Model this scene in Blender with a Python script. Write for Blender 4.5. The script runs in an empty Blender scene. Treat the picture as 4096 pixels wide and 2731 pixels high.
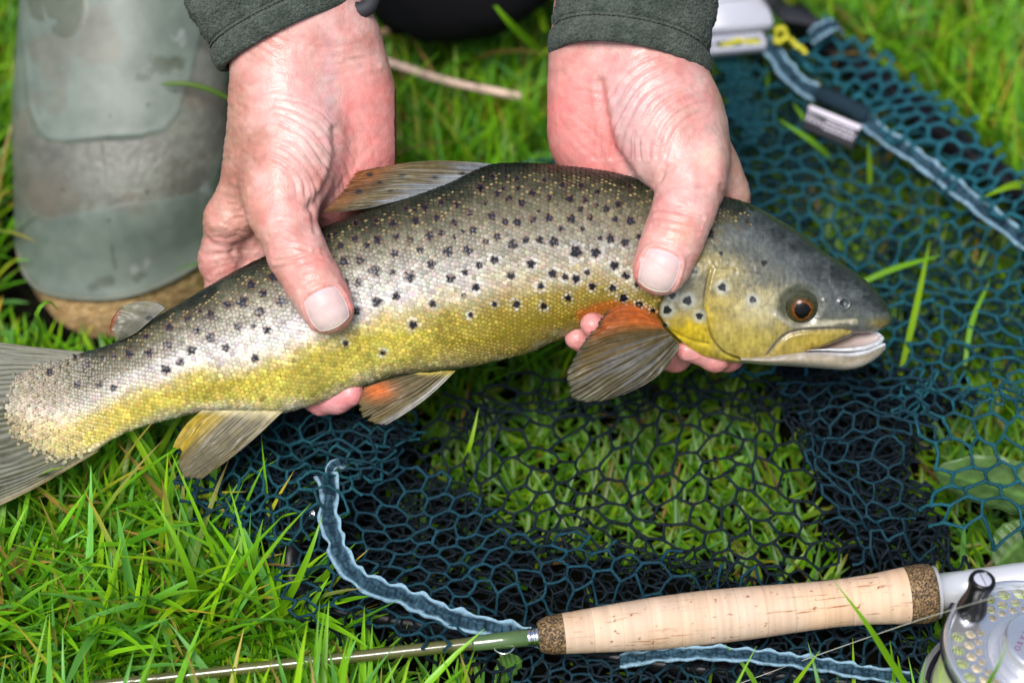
import bpy, math, random
import numpy as np
from mathutils import Vector, Matrix
from mathutils.geometry import delaunay_2d_cdt

rng = np.random.default_rng(7)
random.seed(7)
sc = bpy.context.scene
C = sc.collection

# ---------------------------------------------------------------- camera, sky, sun, exposure
PITCH = math.radians(50)
M = 0.385 / 4096.0            # metres per photo pixel in the plane of focus
D = 0.95                      # camera distance to that plane
T = np.array([0, 0, 0.085])
RX = np.array([1.0, 0, 0])
UP = np.array([0, math.sin(PITCH), math.cos(PITCH)])
FW = np.array([0, math.cos(PITCH), -math.sin(PITCH)])
CAM = T - D * FW
cd = bpy.data.cameras.new('camera')
cam = bpy.data.objects.new('camera', cd); C.objects.link(cam)
cam.location = CAM
cam.rotation_euler = (math.radians(90) - PITCH, 0, 0)
cd.sensor_width = 36; cd.lens = 36 * D / 0.385
cd.clip_start = 0.02; cd.clip_end = 300
cd.dof.use_dof = True; cd.dof.focus_distance = D - 0.012; cd.dof.aperture_fstop = 5.0
sc.camera = cam

w = bpy.data.worlds.new('World'); sc.world = w; w.use_nodes = True
SUN_EL, SUN_ROT = math.radians(62), math.radians(200)
nt = w.node_tree; nt.nodes.clear()
sky = nt.nodes.new('ShaderNodeTexSky'); sky.sky_type = 'NISHITA'; sky.sun_disc = False
sky.sun_elevation = SUN_EL; sky.sun_rotation = SUN_ROT
sky.air_density = 1.0; sky.dust_density = 4.0; sky.ozone_density = 1.0
bg = nt.nodes.new('ShaderNodeBackground'); bg.inputs['Strength'].default_value = 0.05
wo = nt.nodes.new('ShaderNodeOutputWorld')
nt.links.new(sky.outputs[0], bg.inputs[0]); nt.links.new(bg.outputs[0], wo.inputs[0])
sl = bpy.data.lights.new('sun', 'SUN'); sl.energy = 1.5; sl.angle = math.radians(26); sl.color = (1, 0.985, 0.96)
so = bpy.data.objects.new('sun', sl); C.objects.link(so)
# direction towards the sun: above, a little from the camera's side
sd = Vector((math.sin(SUN_ROT) * math.cos(SUN_EL), math.cos(SUN_ROT) * math.cos(SUN_EL), math.sin(SUN_EL)))
so.rotation_euler = sd.to_track_quat('Z', 'Y').to_euler()
sc.view_settings.view_transform = 'Standard'; sc.view_settings.look = 'None'
sc.view_settings.gamma = 1; sc.view_settings.use_curve_mapping = False
sc.view_settings.exposure = 1.42
sc.cycles.max_bounces = 8; sc.cycles.transparent_max_bounces = 8

# ---------------------------------------------------------------- helpers
def rgb(r, g, b):
    """sRGB bytes -> linear"""
    c = np.array([r, g, b]) / 255.0
    return np.where(c <= 0.04045, c / 12.92, ((c + 0.055) / 1.055) ** 2.4)

def kz(d): return (D + np.asarray(d, float) * M) / D

class Frame:
    """a rigid frame parallel to the picture plane; lengths in photo pixels, d0 = its depth"""
    def __init__(s, d0): s.k0 = float(kz(d0)); s.d0 = d0
    def place(s, x, y, d):              # where to put a joint so that it shows at pixel x, y
        k = kz(d) / s.k0
        return np.array([(x - 2048) * k, (1365.5 - y) * k, d], float)
    def world(s, L):                    # local (right, up, depth) -> world
        L = np.asarray(L, float)
        return T + (L[..., 0:1] * RX + L[..., 1:2] * UP) * (M * s.k0) + L[..., 2:3] * FW * M
    def pix(s, L):                      # local -> photo pixel (to lay colour marks on a surface once)
        k = s.k0 / kz(L[..., 2])
        return 2048 + L[..., 0] * k, 1365.5 - L[..., 1] * k

def P(x, y, d=0.0):
    k = kz(d)
    return T + ((x - 2048) * RX + (1365.5 - y) * UP) * M * k + d * M * FW

def G(x, y, z=0.0):
    """world point at height z seen at pixel x, y"""
    r = FW * D + ((x - 2048) * RX + (1365.5 - y) * UP) * M
    t = (z - CAM[2]) / r[2]
    return CAM + r * t

def Ga(x, y, z):
    x, y, z = np.broadcast_arrays(np.asarray(x, float), np.asarray(y, float), np.asarray(z, float))
    r = FW * D + ((x - 2048)[..., None] * RX + (1365.5 - y)[..., None] * UP) * M
    t = (z - CAM[2]) / r[..., 2]
    return CAM + r * t[..., None]

def to_pix(W):
    q = np.asarray(W, float) - CAM
    dep = q @ FW
    return 2048 + (q @ RX) / dep * D / M, 1365.5 - (q @ UP) / dep * D / M

def sstep(a, b, x):
    t = np.clip((x - a) / (b - a), 0, 1); return t * t * (3 - 2 * t)

def lerp(a, b, t):
    t = np.asarray(t)[..., None]; return np.asarray(a) * (1 - t) + np.asarray(b) * t

def ramp(stops, x):
    xs = [s[0] for s in stops]; cs = np.array([s[1] for s in stops])
    return np.stack([np.interp(x, xs, cs[:, i]) for i in range(3)], -1)

def spline(ts, vals, tq):
    ts = np.asarray(ts, float); v = np.asarray(vals, float)
    if v.ndim == 1: v = v[:, None]
    m = np.gradient(v, ts, axis=0)
    i = np.clip(np.searchsorted(ts, tq, side='right') - 1, 0, len(ts) - 2)
    h = (ts[i + 1] - ts[i])[:, None]; u = ((tq - ts[i]) / h[:, 0])[:, None]
    r = ((2*u**3-3*u**2+1)*v[i] + (u**3-2*u**2+u)*h*m[i] + (-2*u**3+3*u**2)*v[i+1] + (u**3-u**2)*h*m[i+1])
    return r[:, 0] if r.shape[1] == 1 else r

def curve(pts, n):
    pts = np.asarray(pts, float)
    t = np.concatenate([[0], np.cumsum(np.linalg.norm(np.diff(pts, axis=0), axis=1))])
    return spline(t, pts, np.linspace(0, t[-1], n))

def seg_dist(px, py, pts, closed=False):
    pts = np.asarray(pts, float)
    if closed: pts = np.vstack([pts, pts[:1]])
    d = np.full(np.shape(px), 1e9)
    for a, b in zip(pts[:-1], pts[1:]):
        v = b - a; L = v @ v + 1e-9
        h = np.clip(((px - a[0]) * v[0] + (py - a[1]) * v[1]) / L, 0, 1)
        d = np.minimum(d, np.hypot(px - a[0] - h * v[0], py - a[1] - h * v[1]))
    return d

def inside(px, py, poly):
    poly = np.asarray(poly, float); r = np.zeros(np.shape(px), bool)
    j = len(poly) - 1
    for i in range(len(poly)):
        xi, yi = poly[i]; xj, yj = poly[j]
        if yi != yj:
            r ^= ((yi > py) != (yj > py)) & (px < (xj - xi) * (py - yi) / (yj - yi) + xi)
        j = i
    return r

def sdpoly(px, py, poly):
    d = seg_dist(px, py, poly, True)
    return np.where(inside(px, py, poly), d, -d)

_prm = rng.random(65536).astype(np.float32)
def vnoise(x, y, z=0.0, seed=0):
    x, y, z = np.broadcast_arrays(np.asarray(x, float), np.asarray(y, float), np.asarray(z, float))
    xi, yi, zi = np.floor(x).astype(int), np.floor(y).astype(int), np.floor(z).astype(int)
    fx, fy, fz = x - xi, y - yi, z - zi
    fx, fy, fz = [f * f * (3 - 2 * f) for f in (fx, fy, fz)]
    def h(a, b, c): return _prm[(a * 73856093 ^ b * 19349663 ^ c * 83492791 ^ seed * 2654435) & 65535]
    r = 0
    for dx in (0, 1):
        for dy in (0, 1):
            for dz in (0, 1):
                r = r + h(xi+dx, yi+dy, zi+dz) * (fx if dx else 1-fx) * (fy if dy else 1-fy) * (fz if dz else 1-fz)
    return r * 2 - 1

def fbm(x, y, z=0.0, o=3, seed=0):
    r = 0; a = 1.0
    for i in range(o):
        r = r + a * vnoise(np.asarray(x) * 2**i, np.asarray(y) * 2**i, np.asarray(z) * 2**i, seed + i); a *= 0.5
    return r

def grid_faces(nu, nv, cu=False, cv=False, flip=False):
    i = np.arange(nu if cu else nu - 1); j = np.arange(nv if cv else nv - 1)
    I, J = np.meshgrid(i, j, indexing='ij'); I2, J2 = (I + 1) % nu, (J + 1) % nv
    f = np.stack([I*nv+J, I2*nv+J, I2*nv+J2, I*nv+J2], -1).reshape(-1, 4)
    return f[:, ::-1] if flip else f

def mesh(name, V, F, mat=None, parent=None, col=None, smooth=True, label=None, kind=None, extra=None):
    V = np.asarray(V, np.float32).reshape(-1, 3)
    Fs = F if isinstance(F, list) else [F]
    Fs = [np.asarray(f, np.int32) for f in Fs if len(f)]
    me = bpy.data.meshes.new(name)
    me.vertices.add(len(V)); me.vertices.foreach_set('co', V.ravel())
    loops = np.concatenate([f.ravel() for f in Fs]); tot = np.concatenate([np.full(len(f), f.shape[1], np.int32) for f in Fs])
    st = np.concatenate([[0], np.cumsum(tot)[:-1]]).astype(np.int32)
    me.loops.add(len(loops)); me.loops.foreach_set('vertex_index', loops)
    me.polygons.add(len(tot)); me.polygons.foreach_set('loop_start', st); me.polygons.foreach_set('loop_total', tot)
    me.update(calc_edges=True); me.validate()
    if smooth: me.polygons.foreach_set('use_smooth', np.ones(len(me.polygons), bool))
    if col is not None:
        a = me.color_attributes.new('Col', 'FLOAT_COLOR', 'POINT')
        c = np.ones((len(V), 4), np.float32); c[:, :3] = np.clip(np.asarray(col).reshape(-1, 3), 0, 1)
        a.data.foreach_set('color', c.ravel())
    if extra:
        for kname, arr in extra.items():
            a = me.attributes.new(kname, 'FLOAT', 'POINT'); a.data.foreach_set('value', np.asarray(arr, np.float32).ravel())
    if mat: me.materials.append(mat)
    o = bpy.data.objects.new(name, me); C.objects.link(o)
    if parent: 
        o.parent = parent
        if parent.type == 'EMPTY' or True:
            o.matrix_parent_inverse = PW[parent.name].inverted() if parent.name in PW else Matrix()
    PW[o.name] = Matrix()
    if label: o['label'] = label
    if kind: o['kind'] = kind
    return o
PW = {}

def thing(name, label, cat, loc, group=None):
    o = bpy.data.objects.new(name, None); C.objects.link(o)
    o.empty_display_size = 0.02; o.location = tuple(loc); o['label'] = label; o['category'] = cat
    if group: o['group'] = group
    PW[o.name] = Matrix.Translation(Vector(tuple(loc)))
    return o

def tag(o, label, cat, group=None):
    o['label'] = label; o['category'] = cat
    if group: o['group'] = group
    return o

def tube(pts, r, n=8, caps=True, up=(0, 0, 1)):
    """tube along points; r scalar or per point"""
    pts = np.asarray(pts, float); m = len(pts); r = np.broadcast_to(np.asarray(r, float), (m,))
    tg = np.gradient(pts, axis=0); tg /= np.linalg.norm(tg, axis=1)[:, None] + 1e-12
    u = np.asarray(up, float); e1 = np.cross(tg, u)
    bad = np.linalg.norm(e1, axis=1) < 1e-4
    e1[bad] = np.cross(tg[bad], (1, 0.3, 0)); e1 /= np.linalg.norm(e1, axis=1)[:, None]
    e2 = np.cross(tg, e1)
    a = np.linspace(0, 2 * np.pi, n, endpoint=False)
    V = pts[:, None] + r[:, None, None] * (np.cos(a)[None, :, None] * e1[:, None] + np.sin(a)[None, :, None] * e2[:, None])
    F = [grid_faces(m, n, cv=True)]
    if caps: F += [np.arange(n)[None, :], (np.arange(n)[::-1] + (m - 1) * n)[None, :]]
    return V.reshape(-1, 3), F

def join(parts):
    """[(V, F or [F..])] -> V, [F..]"""
    Vs, Fs, o = [], [], 0
    for V, F in parts:
        V = np.asarray(V).reshape(-1, 3)
        for f in (F if isinstance(F, list) else [F]): Fs.append(np.asarray(f) + o)
        Vs.append(V); o += len(V)
    by = {}
    for f in Fs: by.setdefault(f.shape[1], []).append(f)
    return np.vstack(Vs), [np.vstack(v) for v in by.values()]

def lathe(prof, n=48, ang=None):
    """profile [(r, z)] about +Z"""
    prof = np.asarray(prof, float); a = np.linspace(0, 2*np.pi, n, endpoint=False)
    V = np.stack([prof[:, 0:1]*np.cos(a), prof[:, 0:1]*np.sin(a), np.repeat(prof[:, 1:2], n, 1)], -1)
    return V.reshape(-1, 3), [grid_faces(len(prof), n, cv=True)]

def frame_xf(V, o, ex, ey, ez):
    V = np.asarray(V); return o + V[..., 0:1]*ex + V[..., 1:2]*ey + V[..., 2:3]*ez

def box(lo, hi, bev=0.0):
    """bevelled box (chamfered)"""
    lo, hi = np.array(lo, float), np.array(hi, float)
    c, h = (lo + hi) / 2, (hi - lo) / 2; b = min(bev, h.min() * 0.9)
    bm_pts = []; V = []
    for sx in (-1, 1):
        for sy in (-1, 1):
            for sz in (-1, 1):
                s = np.array([sx, sy, sz])
                for ax in range(3):
                    p = s * h
                    for k in range(3):
                        if k != ax: p[k] -= s[k] * b
                    V.append(c + p)
    V = np.array(V); S_ = 1.0 / max(np.abs(h).max(), 1e-9); off_ = c.copy(); V = (V - off_) * S_
    import bmesh
    bm = bmesh.new()
    for p in V: bm.verts.new(p)
    r = bmesh.ops.convex_hull(bm, input=bm.verts)
    bm.verts.index_update()
    Vo = np.array([v.co[:] for v in bm.verts]) / S_ + off_; F = [[v.index for v in f.verts] for f in bm.faces]
    bm.free()
    return Vo, [np.array(F)]

# ---------------------------------------------------------------- materials
def mat(name, color=(0.5, 0.5, 0.5), rough=0.5, metal=0.0, attr=True, sss=0.0, sssr=(1, 0.4, 0.25), coat=0.0, coatr=0.05,
        spec=0.5, bump=None, trans=0.0, sheen=0.0, mottle=None):
    m = bpy.data.materials.new(name); m.use_nodes = True
    n = m.node_tree.nodes; L = m.node_tree.links; b = n['Principled BSDF']
    b.inputs['Roughness'].default_value = rough; b.inputs['Metallic'].default_value = metal
    b.inputs['Specular IOR Level'].default_value = spec
    b.inputs['Coat Weight'].default_value = coat; b.inputs['Coat Roughness'].default_value = coatr
    if sheen: b.inputs['Sheen Weight'].default_value = sheen; b.inputs['Sheen Roughness'].default_value = 0.4
    tc = n.new('ShaderNodeTexCoord')
    if attr:
        a = n.new('ShaderNodeAttribute'); a.attribute_name = 'Col'; csock = a.outputs['Color']
    else:
        r = n.new('ShaderNodeRGB'); r.outputs[0].default_value = (*color, 1); csock = r.outputs[0]
    if mottle:                                     # (scale, amount): grain in the colour
        nz = n.new('ShaderNodeTexNoise'); nz.inputs['Scale'].default_value = mottle[0]; nz.inputs['Detail'].default_value = 5
        L.new(tc.outputs['Object'], nz.inputs['Vector'])
        mr = n.new('ShaderNodeMapRange'); mr.inputs['From Min'].default_value = 0.3; mr.inputs['From Max'].default_value = 0.7
        mr.inputs['To Min'].default_value = 1 - mottle[1]; mr.inputs['To Max'].default_value = 1 + mottle[1]
        L.new(nz.outputs['Fac'], mr.inputs['Value'])
        vm = n.new('ShaderNodeVectorMath'); vm.operation = 'SCALE'
        L.new(csock, vm.inputs[0]); L.new(mr.outputs[0], vm.inputs['Scale']); csock = vm.outputs[0]
    L.new(csock, b.inputs['Base Color'])
    if sss:
        b.inputs['Subsurface Weight'].default_value = sss; b.inputs['Subsurface Radius'].default_value = sssr
        b.inputs['Subsurface Scale'].default_value = 0.004
    if bump:                                       # list of (kind, scale, strength, distance)
        prev = None
        for kind, s, st, ds in bump:
            if kind == 'noise':
                t = n.new('ShaderNodeTexNoise'); t.inputs['Scale'].default_value = s; t.inputs['Detail'].default_value = 4; out = t.outputs['Fac']
            else:
                t = n.new('ShaderNodeTexVoronoi'); t.inputs['Scale'].default_value = s; out = t.outputs['Distance']
            L.new(tc.outputs['Object'], t.inputs['Vector'])
            bp = n.new('ShaderNodeBump'); bp.inputs['Strength'].default_value = st; bp.inputs['Distance'].default_value = ds
            L.new(out, bp.inputs['Height'])
            if prev: L.new(prev, bp.inputs['Normal'])
            prev = bp.outputs[0]
        L.new(prev, b.inputs['Normal'])
    if trans:
        tr = n.new('ShaderNodeBsdfTranslucent'); L.new(csock, tr.inputs['Color'])
        mx = n.new('ShaderNodeMixShader'); mx.inputs[0].default_value = trans
        L.new(b.outputs[0], mx.inputs[1]); L.new(tr.outputs[0], mx.inputs[2])
        L.new(mx.outputs[0], n['Material Output'].inputs['Surface'])
    return m

MT = dict(
    soil=mat('soil', rough=0.98, spec=0.03, bump=[('noise', 300, 0.8, 0.004)], mottle=(120, 0.5)),
    grass=mat('grass', rough=0.38, trans=0.38, spec=0.4),
    dry=mat('dry_stem', rough=0.6, mottle=(900, 0.3)),
    skin=mat('skin', rough=0.38, sss=0.18, spec=0.45, coat=0.08, coatr=0.2, bump=[('voronoi', 1500, 0.28, 0.0004), ('noise', 420, 0.22, 0.0006)], mottle=(380, 0.07)),
    nail=mat('nail', rough=0.45, sss=0.15, spec=0.3, coat=0.05, coatr=0.3, mottle=(500, 0.05)),
    fish=mat('fish_skin', rough=0.36, spec=0.45, coat=0.4, coatr=0.22, bump=[('noise', 900, 0.12, 0.0004)], mottle=(500, 0.16)),
    scale=mat('fish_scale', rough=0.44, spec=0.24, coat=0.18, coatr=0.18),
    fin=mat('fin', rough=0.45, spec=0.3, coat=0.18, coatr=0.25, trans=0.15, bump=[('noise', 900, 0.15, 0.0004)], mottle=(420, 0.25)),
    eye=mat('eye', rough=0.3, spec=0.15, coat=0.3, coatr=0.05),
    mouth=mat('mouth', rough=0.3, sss=0.1, coat=0.5, bump=[('noise', 700, 0.2, 0.0005)]),
    rubber=mat('boot_rubber', rough=0.46, spec=0.4, bump=[('noise', 900, 0.1, 0.0004)], mottle=(160, 0.10)),
    sole=mat('boot_sole', rough=0.75, bump=[('noise', 700, 0.7, 0.0015)], mottle=(600, 0.35)),
    fleece=mat('fleece', rough=0.97, spec=0.05, sheen=0.12, bump=[('noise', 900, 1.0, 0.0025)], mottle=(850, 0.34)),
    black=mat('black_cloth', attr=False, color=(0.006, 0.006, 0.008), rough=0.9, spec=0.1),
    net=mat('net_cord', rough=0.6, spec=0.25, bump=[('noise', 2600, 0.8, 0.0006)], mottle=(1500, 0.35)),
    tape=mat('hem_tape', rough=0.8, spec=0.2, bump=[('noise', 1500, 0.5, 0.0006)], mottle=(900, 0.2)),
    hoop=mat('hoop', attr=False, color=(0.006, 0.006, 0.009), rough=0.35, spec=0.3),
    strap=mat('strap', attr=False, color=(0.02, 0.02, 0.026), rough=0.7),
    cork=mat('cork', rough=0.62, spec=0.3, bump=[('noise', 500, 0.25, 0.0004)]),
    comp=mat('cork_composite', rough=0.7, spec=0.25),
    blank=mat('rod_blank', attr=False, color=(0.085, 0.088, 0.026), rough=0.2, coat=1.0, coatr=0.04),
    wrap=mat('thread_wrap', attr=False, color=(0.075, 0.13, 0.045), rough=0.15, coat=1.0, coatr=0.03, bump=[('noise', 1500, 0.2, 0.0003)]),
    steel=mat('polished_steel', attr=False, color=(0.78, 0.78, 0.82), rough=0.16, metal=1.0),
    alu=mat('anodised_aluminium', attr=False, color=(0.86, 0.87, 0.90), rough=0.27, metal=0.85),
    alud=mat('grey_frame', attr=False, color=(0.35, 0.36, 0.36), rough=0.4, metal=0.7),
    knob=mat('black_knob', attr=False, color=(0.005, 0.005, 0.007), rough=0.3, spec=0.25, coat=0.25, coatr=0.1),
    rim=mat('dark_rim', attr=False, color=(0.012, 0.01, 0.02), rough=0.3),
    line_g=mat('green_line', attr=False, color=(0.40, 0.47, 0.22), rough=0.4),
    line_c=mat('cream_line', attr=False, color=(0.75, 0.66, 0.48), rough=0.5),
    ink=mat('lettering', attr=False, color=(0.16, 0.07, 0.17), rough=0.4),
    mono=mat('clear_line', attr=False, color=(0.40, 0.41, 0.35), rough=0.25),
    white=mat('white_plate', attr=False, color=(0.44, 0.45, 0.52), rough=0.35),
    print=mat('white_print', attr=False, color=(0.62, 0.58, 0.68), rough=0.6),
    cord=mat('yellow_cord', attr=False, color=(0.55, 0.52, 0.03), rough=0.6, bump=[('noise', 1200, 0.6, 0.0006)]),
    seat=mat('reel_seat', attr=False, color=(0.72, 0.73, 0.76), rough=0.32, metal=0.4),
    leaf=mat('weed_leaf', rough=0.45, trans=0.25, bump=[('noise', 400, 0.4, 0.0008)], mottle=(300, 0.2)),
)

def cork_nodes():
    # cork: fine growth lines round the ring, streaks and small brown pits along the grip
    m = MT['cork']; n = m.node_tree.nodes; L = m.node_tree.links; b = n['Principled BSDF']
    tc = n.new('ShaderNodeTexCoord'); mp = n.new('ShaderNodeMapping'); mp.inputs['Scale'].default_value = (34, 620, 620)
    L.new(tc.outputs['Object'], mp.inputs['Vector'])
    nz = n.new('ShaderNodeTexNoise'); nz.inputs['Scale'].default_value = 1.0; nz.inputs['Detail'].default_value = 6; nz.inputs['Roughness'].default_value = 0.65
    L.new(mp.outputs[0], nz.inputs['Vector'])
    r1 = n.new('ShaderNodeValToRGB'); r1.color_ramp.elements[0].position = 0.60; r1.color_ramp.elements[0].color = (1, 1, 1, 1)
    r1.color_ramp.elements[1].position = 0.67; r1.color_ramp.elements[1].color = (0.50, 0.32, 0.20, 1)
    L.new(nz.outputs['Fac'], r1.inputs[0])
    mp2 = n.new('ShaderNodeMapping'); mp2.inputs['Scale'].default_value = (420, 22, 22); L.new(tc.outputs['Object'], mp2.inputs['Vector'])
    nz2 = n.new('ShaderNodeTexNoise'); nz2.inputs['Scale'].default_value = 1.0; nz2.inputs['Detail'].default_value = 4; L.new(mp2.outputs[0], nz2.inputs['Vector'])
    mr = n.new('ShaderNodeMapRange'); mr.inputs['From Min'].default_value = .3; mr.inputs['From Max'].default_value = .7; mr.inputs['To Min'].default_value = 0.86; mr.inputs['To Max'].default_value = 1.1
    L.new(nz2.outputs['Fac'], mr.inputs['Value'])
    at = [x for x in n if x.type == 'ATTRIBUTE'][0]
    v1 = n.new('ShaderNodeVectorMath'); v1.operation = 'MULTIPLY'; L.new(at.outputs['Color'], v1.inputs[0]); L.new(r1.outputs[0], v1.inputs[1])
    pz = n.new('ShaderNodeTexNoise'); pz.inputs['Scale'].default_value = 420; pz.inputs['Detail'].default_value = 3; L.new(tc.outputs['Object'], pz.inputs['Vector'])
    r3 = n.new('ShaderNodeValToRGB'); r3.color_ramp.elements[0].position = 0.65; r3.color_ramp.elements[0].color = (1, 1, 1, 1); r3.color_ramp.elements[1].position = 0.72; r3.color_ramp.elements[1].color = (0.42, 0.27, 0.16, 1); L.new(pz.outputs['Fac'], r3.inputs[0])
    wz = n.new('ShaderNodeTexNoise'); wz.inputs['Scale'].default_value = 45; wz.inputs['Detail'].default_value = 3; L.new(tc.outputs['Object'], wz.inputs['Vector'])
    r4 = n.new('ShaderNodeValToRGB'); r4.color_ramp.elements[0].position = 0.35; r4.color_ramp.elements[0].color = (1.0, .93, .84, 1); r4.color_ramp.elements[1].position = 0.65; r4.color_ramp.elements[1].color = (1, 1.02, 1.05, 1); L.new(wz.outputs['Fac'], r4.inputs[0])
    v3 = n.new('ShaderNodeVectorMath'); v3.operation = 'MULTIPLY'; L.new(v1.outputs[0], v3.inputs[0]); L.new(r3.outputs[0], v3.inputs[1])
    v4 = n.new('ShaderNodeVectorMath'); v4.operation = 'MULTIPLY'; L.new(v3.outputs[0], v4.inputs[0]); L.new(r4.outputs[0], v4.inputs[1])
    v2 = n.new('ShaderNodeVectorMath'); v2.operation = 'SCALE'; L.new(v4.outputs[0], v2.inputs[0]); L.new(mr.outputs[0], v2.inputs['Scale'])
    L.new(v2.outputs[0], b.inputs['Base Color'])
    # composite cork: light and dark grains
    m = MT['comp']; n = m.node_tree.nodes; L = m.node_tree.links; b = n['Principled BSDF']
    tc = n.new('ShaderNodeTexCoord'); vo = n.new('ShaderNodeTexVoronoi'); vo.inputs['Scale'].default_value = 1900
    L.new(tc.outputs['Object'], vo.inputs['Vector'])
    r = n.new('ShaderNodeValToRGB'); r.color_ramp.interpolation = 'CONSTANT'
    e = r.color_ramp.elements; e[0].position = 0; e[0].color = (0.035, 0.025, 0.016, 1); e[1].position = 0.3; e[1].color = (0.13, 0.08, 0.038, 1)
    for p_, c_ in ((0.5, (0.20, 0.125, 0.06, 1)), (0.68, (0.09, 0.06, 0.035, 1)), (0.85, (0.28, 0.185, 0.09, 1))):
        q = e.new(p_); q.color = c_
    sp = n.new('ShaderNodeSeparateColor'); L.new(vo.outputs['Color'], sp.inputs[0]); L.new(sp.outputs[0], r.inputs[0])
    L.new(r.outputs[0], b.inputs['Base Color'])
cork_nodes()

def wet_nodes():
    # the head is bare wet skin; under the scales the skin is matt
    m = MT['fish']; n = m.node_tree.nodes; L = m.node_tree.links; b = n['Principled BSDF']
    a = n.new('ShaderNodeAttribute'); a.attribute_name = 'wet'
    for sock, lo, hi in (('Coat Weight', 0.0, 0.45), ('Specular IOR Level', 0.08, 0.45)):
        mr = n.new('ShaderNodeMapRange'); mr.inputs['To Min'].default_value = lo; mr.inputs['To Max'].default_value = hi
        L.new(a.outputs['Fac'], mr.inputs['Value']); L.new(mr.outputs[0], b.inputs[sock])
wet_nodes()

# ---------------------------------------------------------------- ground
def build_ground():
    x = np.concatenate([[-40, -8, -2, -1], np.linspace(-0.6, 0.6, 60), [1, 2, 8, 40]])
    X, Y = np.meshgrid(x, x + 0.05, indexing='ij')
    near = np.exp(-(X**2 + Y**2) / 0.5)
    Z = (fbm(X * 14, Y * 14, o=3, seed=3) * 0.006 - 0.004) * near - 0.002
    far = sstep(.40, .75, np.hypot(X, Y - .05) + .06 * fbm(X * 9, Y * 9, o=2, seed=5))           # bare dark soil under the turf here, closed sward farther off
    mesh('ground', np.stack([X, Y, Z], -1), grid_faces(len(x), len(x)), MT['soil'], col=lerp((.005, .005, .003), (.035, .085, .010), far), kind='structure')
build_ground()

# ---------------------------------------------------------------- brown trout
FR = Frame(0)
ST = np.array([  # top x,y, bottom x,y, half thickness
 (5,1622,5,1662,8),(50,1505,45,1745,10),(125,1460,140,1822,13),(250,1428,255,1858,22),(340,1410,350,1824,40),(450,1375,450,1757,66),
 (550,1320,560,1708,88),(640,1262,680,1677,108),(740,1205,805,1650,124),(840,1145,960,1653,142),(960,1075,1110,1653,160),
 (1110,1000,1270,1613,180),(1260,925,1420,1556,198),(1420,862,1580,1507,212),(1600,798,1740,1483,222),(1780,733,1880,1466,228),
 (1960,662,2010,1438,232),(2100,655,2120,1408,232),(2250,665,2240,1358,230),(2420,685,2350,1325,226),(2560,715,2470,1335,222),
 (2700,745,2600,1365,216),(2800,763,2720,1402,212),(2900,788,2810,1430,206),(3000,817,2900,1447,198),(3075,855,3000,1453,188),
 (3140,893,3060,1448,176),(3200,930,3125,1425,164),(3300,1010,3225,1401,146),(3400,1080,3325,1364,122),(3475,1140,3405,1332,96),
 (3525,1200,3480,1322,66),(3548,1245,3535,1302,34),(3554,1270,3550,1288,10)], float)

SPOTS = []
def _sp(ox, oy, s):
    for x, y, r in s: SPOTS.append((ox + x / 2, oy + y / 2, r / 2))
_sp(0,1180,[(395,617,30),(700,560,25),(620,712,30),(795,718,26),(908,742,28),(820,500,18),(908,487,22),(1035,470,34),(1190,470,36),(1340,400,38),(1530,438,40),(1680,340,38),(1440,535,32),(1325,598,40),(1805,420,32),(1355,258,30),(1500,185,32),(1575,280,34),(1685,165,38),(1810,80,34),(1170,330,22),(1600,125,20),(600,480,22)])
_sp(900,800,[(1195,570,44),(1065,660,36),(1340,580,28),(1475,610,44),(1370,770,32),(1215,815,40),(1050,885,34),(1660,830,28),(1505,998,32),(1910,765,20),(2005,700,30),(1805,625,36),(1920,580,26),(2035,520,26),(2155,480,32),(2290,600,30),(2330,835,28),(2155,830,18),(1965,918,20),(1265,1220,22),(965,1145,22),(1785,410,40),(1940,400,40),(1650,515,34),(1560,400,28),(1355,425,32),(1475,325,32),(1635,285,34),(1730,265,24),(1840,295,22),(1905,250,20),(1985,240,32),(2085,340,26),(2175,295,30),(2305,355,36),(2245,180,24),(2135,130,32),(1830,185,28),(1695,145,26),(1525,165,30),(1340,185,30),(1225,320,36),(1040,310,28),(925,365,28),(1135,365,24),(1370,290,24),(950,490,36),(1080,485,32),(970,655,26),(210,675,34),(305,745,34),(140,820,44),(455,810,42),(275,895,38),(105,1010,36),(225,1005,22),(335,1040,32),(390,610,40),(240,1265,30),(1050,185,24),(1210,160,20),(1195,205,16),(880,265,18),(830,290,20),(1130,240,14),(1600,60,28),(1445,65,20),(1730,20,24),(1850,40,28),(1520,80,14),(1955,105,26),(2085,25,18),(2345,180,28)])
_sp(1900,600,[(300,755,36),(405,720,28),(518,720,30),(632,735,38),(32,922,26),(10,1100,28),(290,1005,28),(450,912,34),(622,990,32),(722,1015,26),(808,1030,32),(898,980,24),(527,1088,26),(938,1092,28),(745,1185,26),(1100,1105,28),(1115,925,34),(1210,1000,34),(1188,1185,32),(1312,1238,28),(1425,1285,20),(550,1248,26),(332,1235,24),(155,1235,20),(808,815,46),(965,822,38),(1000,705,20),(1085,710,34),(1200,740,32),(1310,695,22),(690,630,24),(860,630,20),(770,550,36),(590,545,32),(460,555,30),(335,575,32),(242,575,26),(375,425,30),(270,390,28),(455,350,28),(590,382,26),(760,388,32),(875,400,28),(845,475,24),(920,540,26),(1050,470,28),(1145,435,26),(1120,555,24),(1245,570,34),(965,440,22),(510,490,16),(345,310,20),(180,350,26),(700,280,24),(760,265,18),(850,285,24),(555,240,20),(335,230,20),(250,220,14),(230,305,18),(140,212,22),(45,300,30),(1240,290,22),(975,335,20),(605,155,16),(1880,675,34),(1300,1070,26)])
N_BODY = len(SPOTS)
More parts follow.
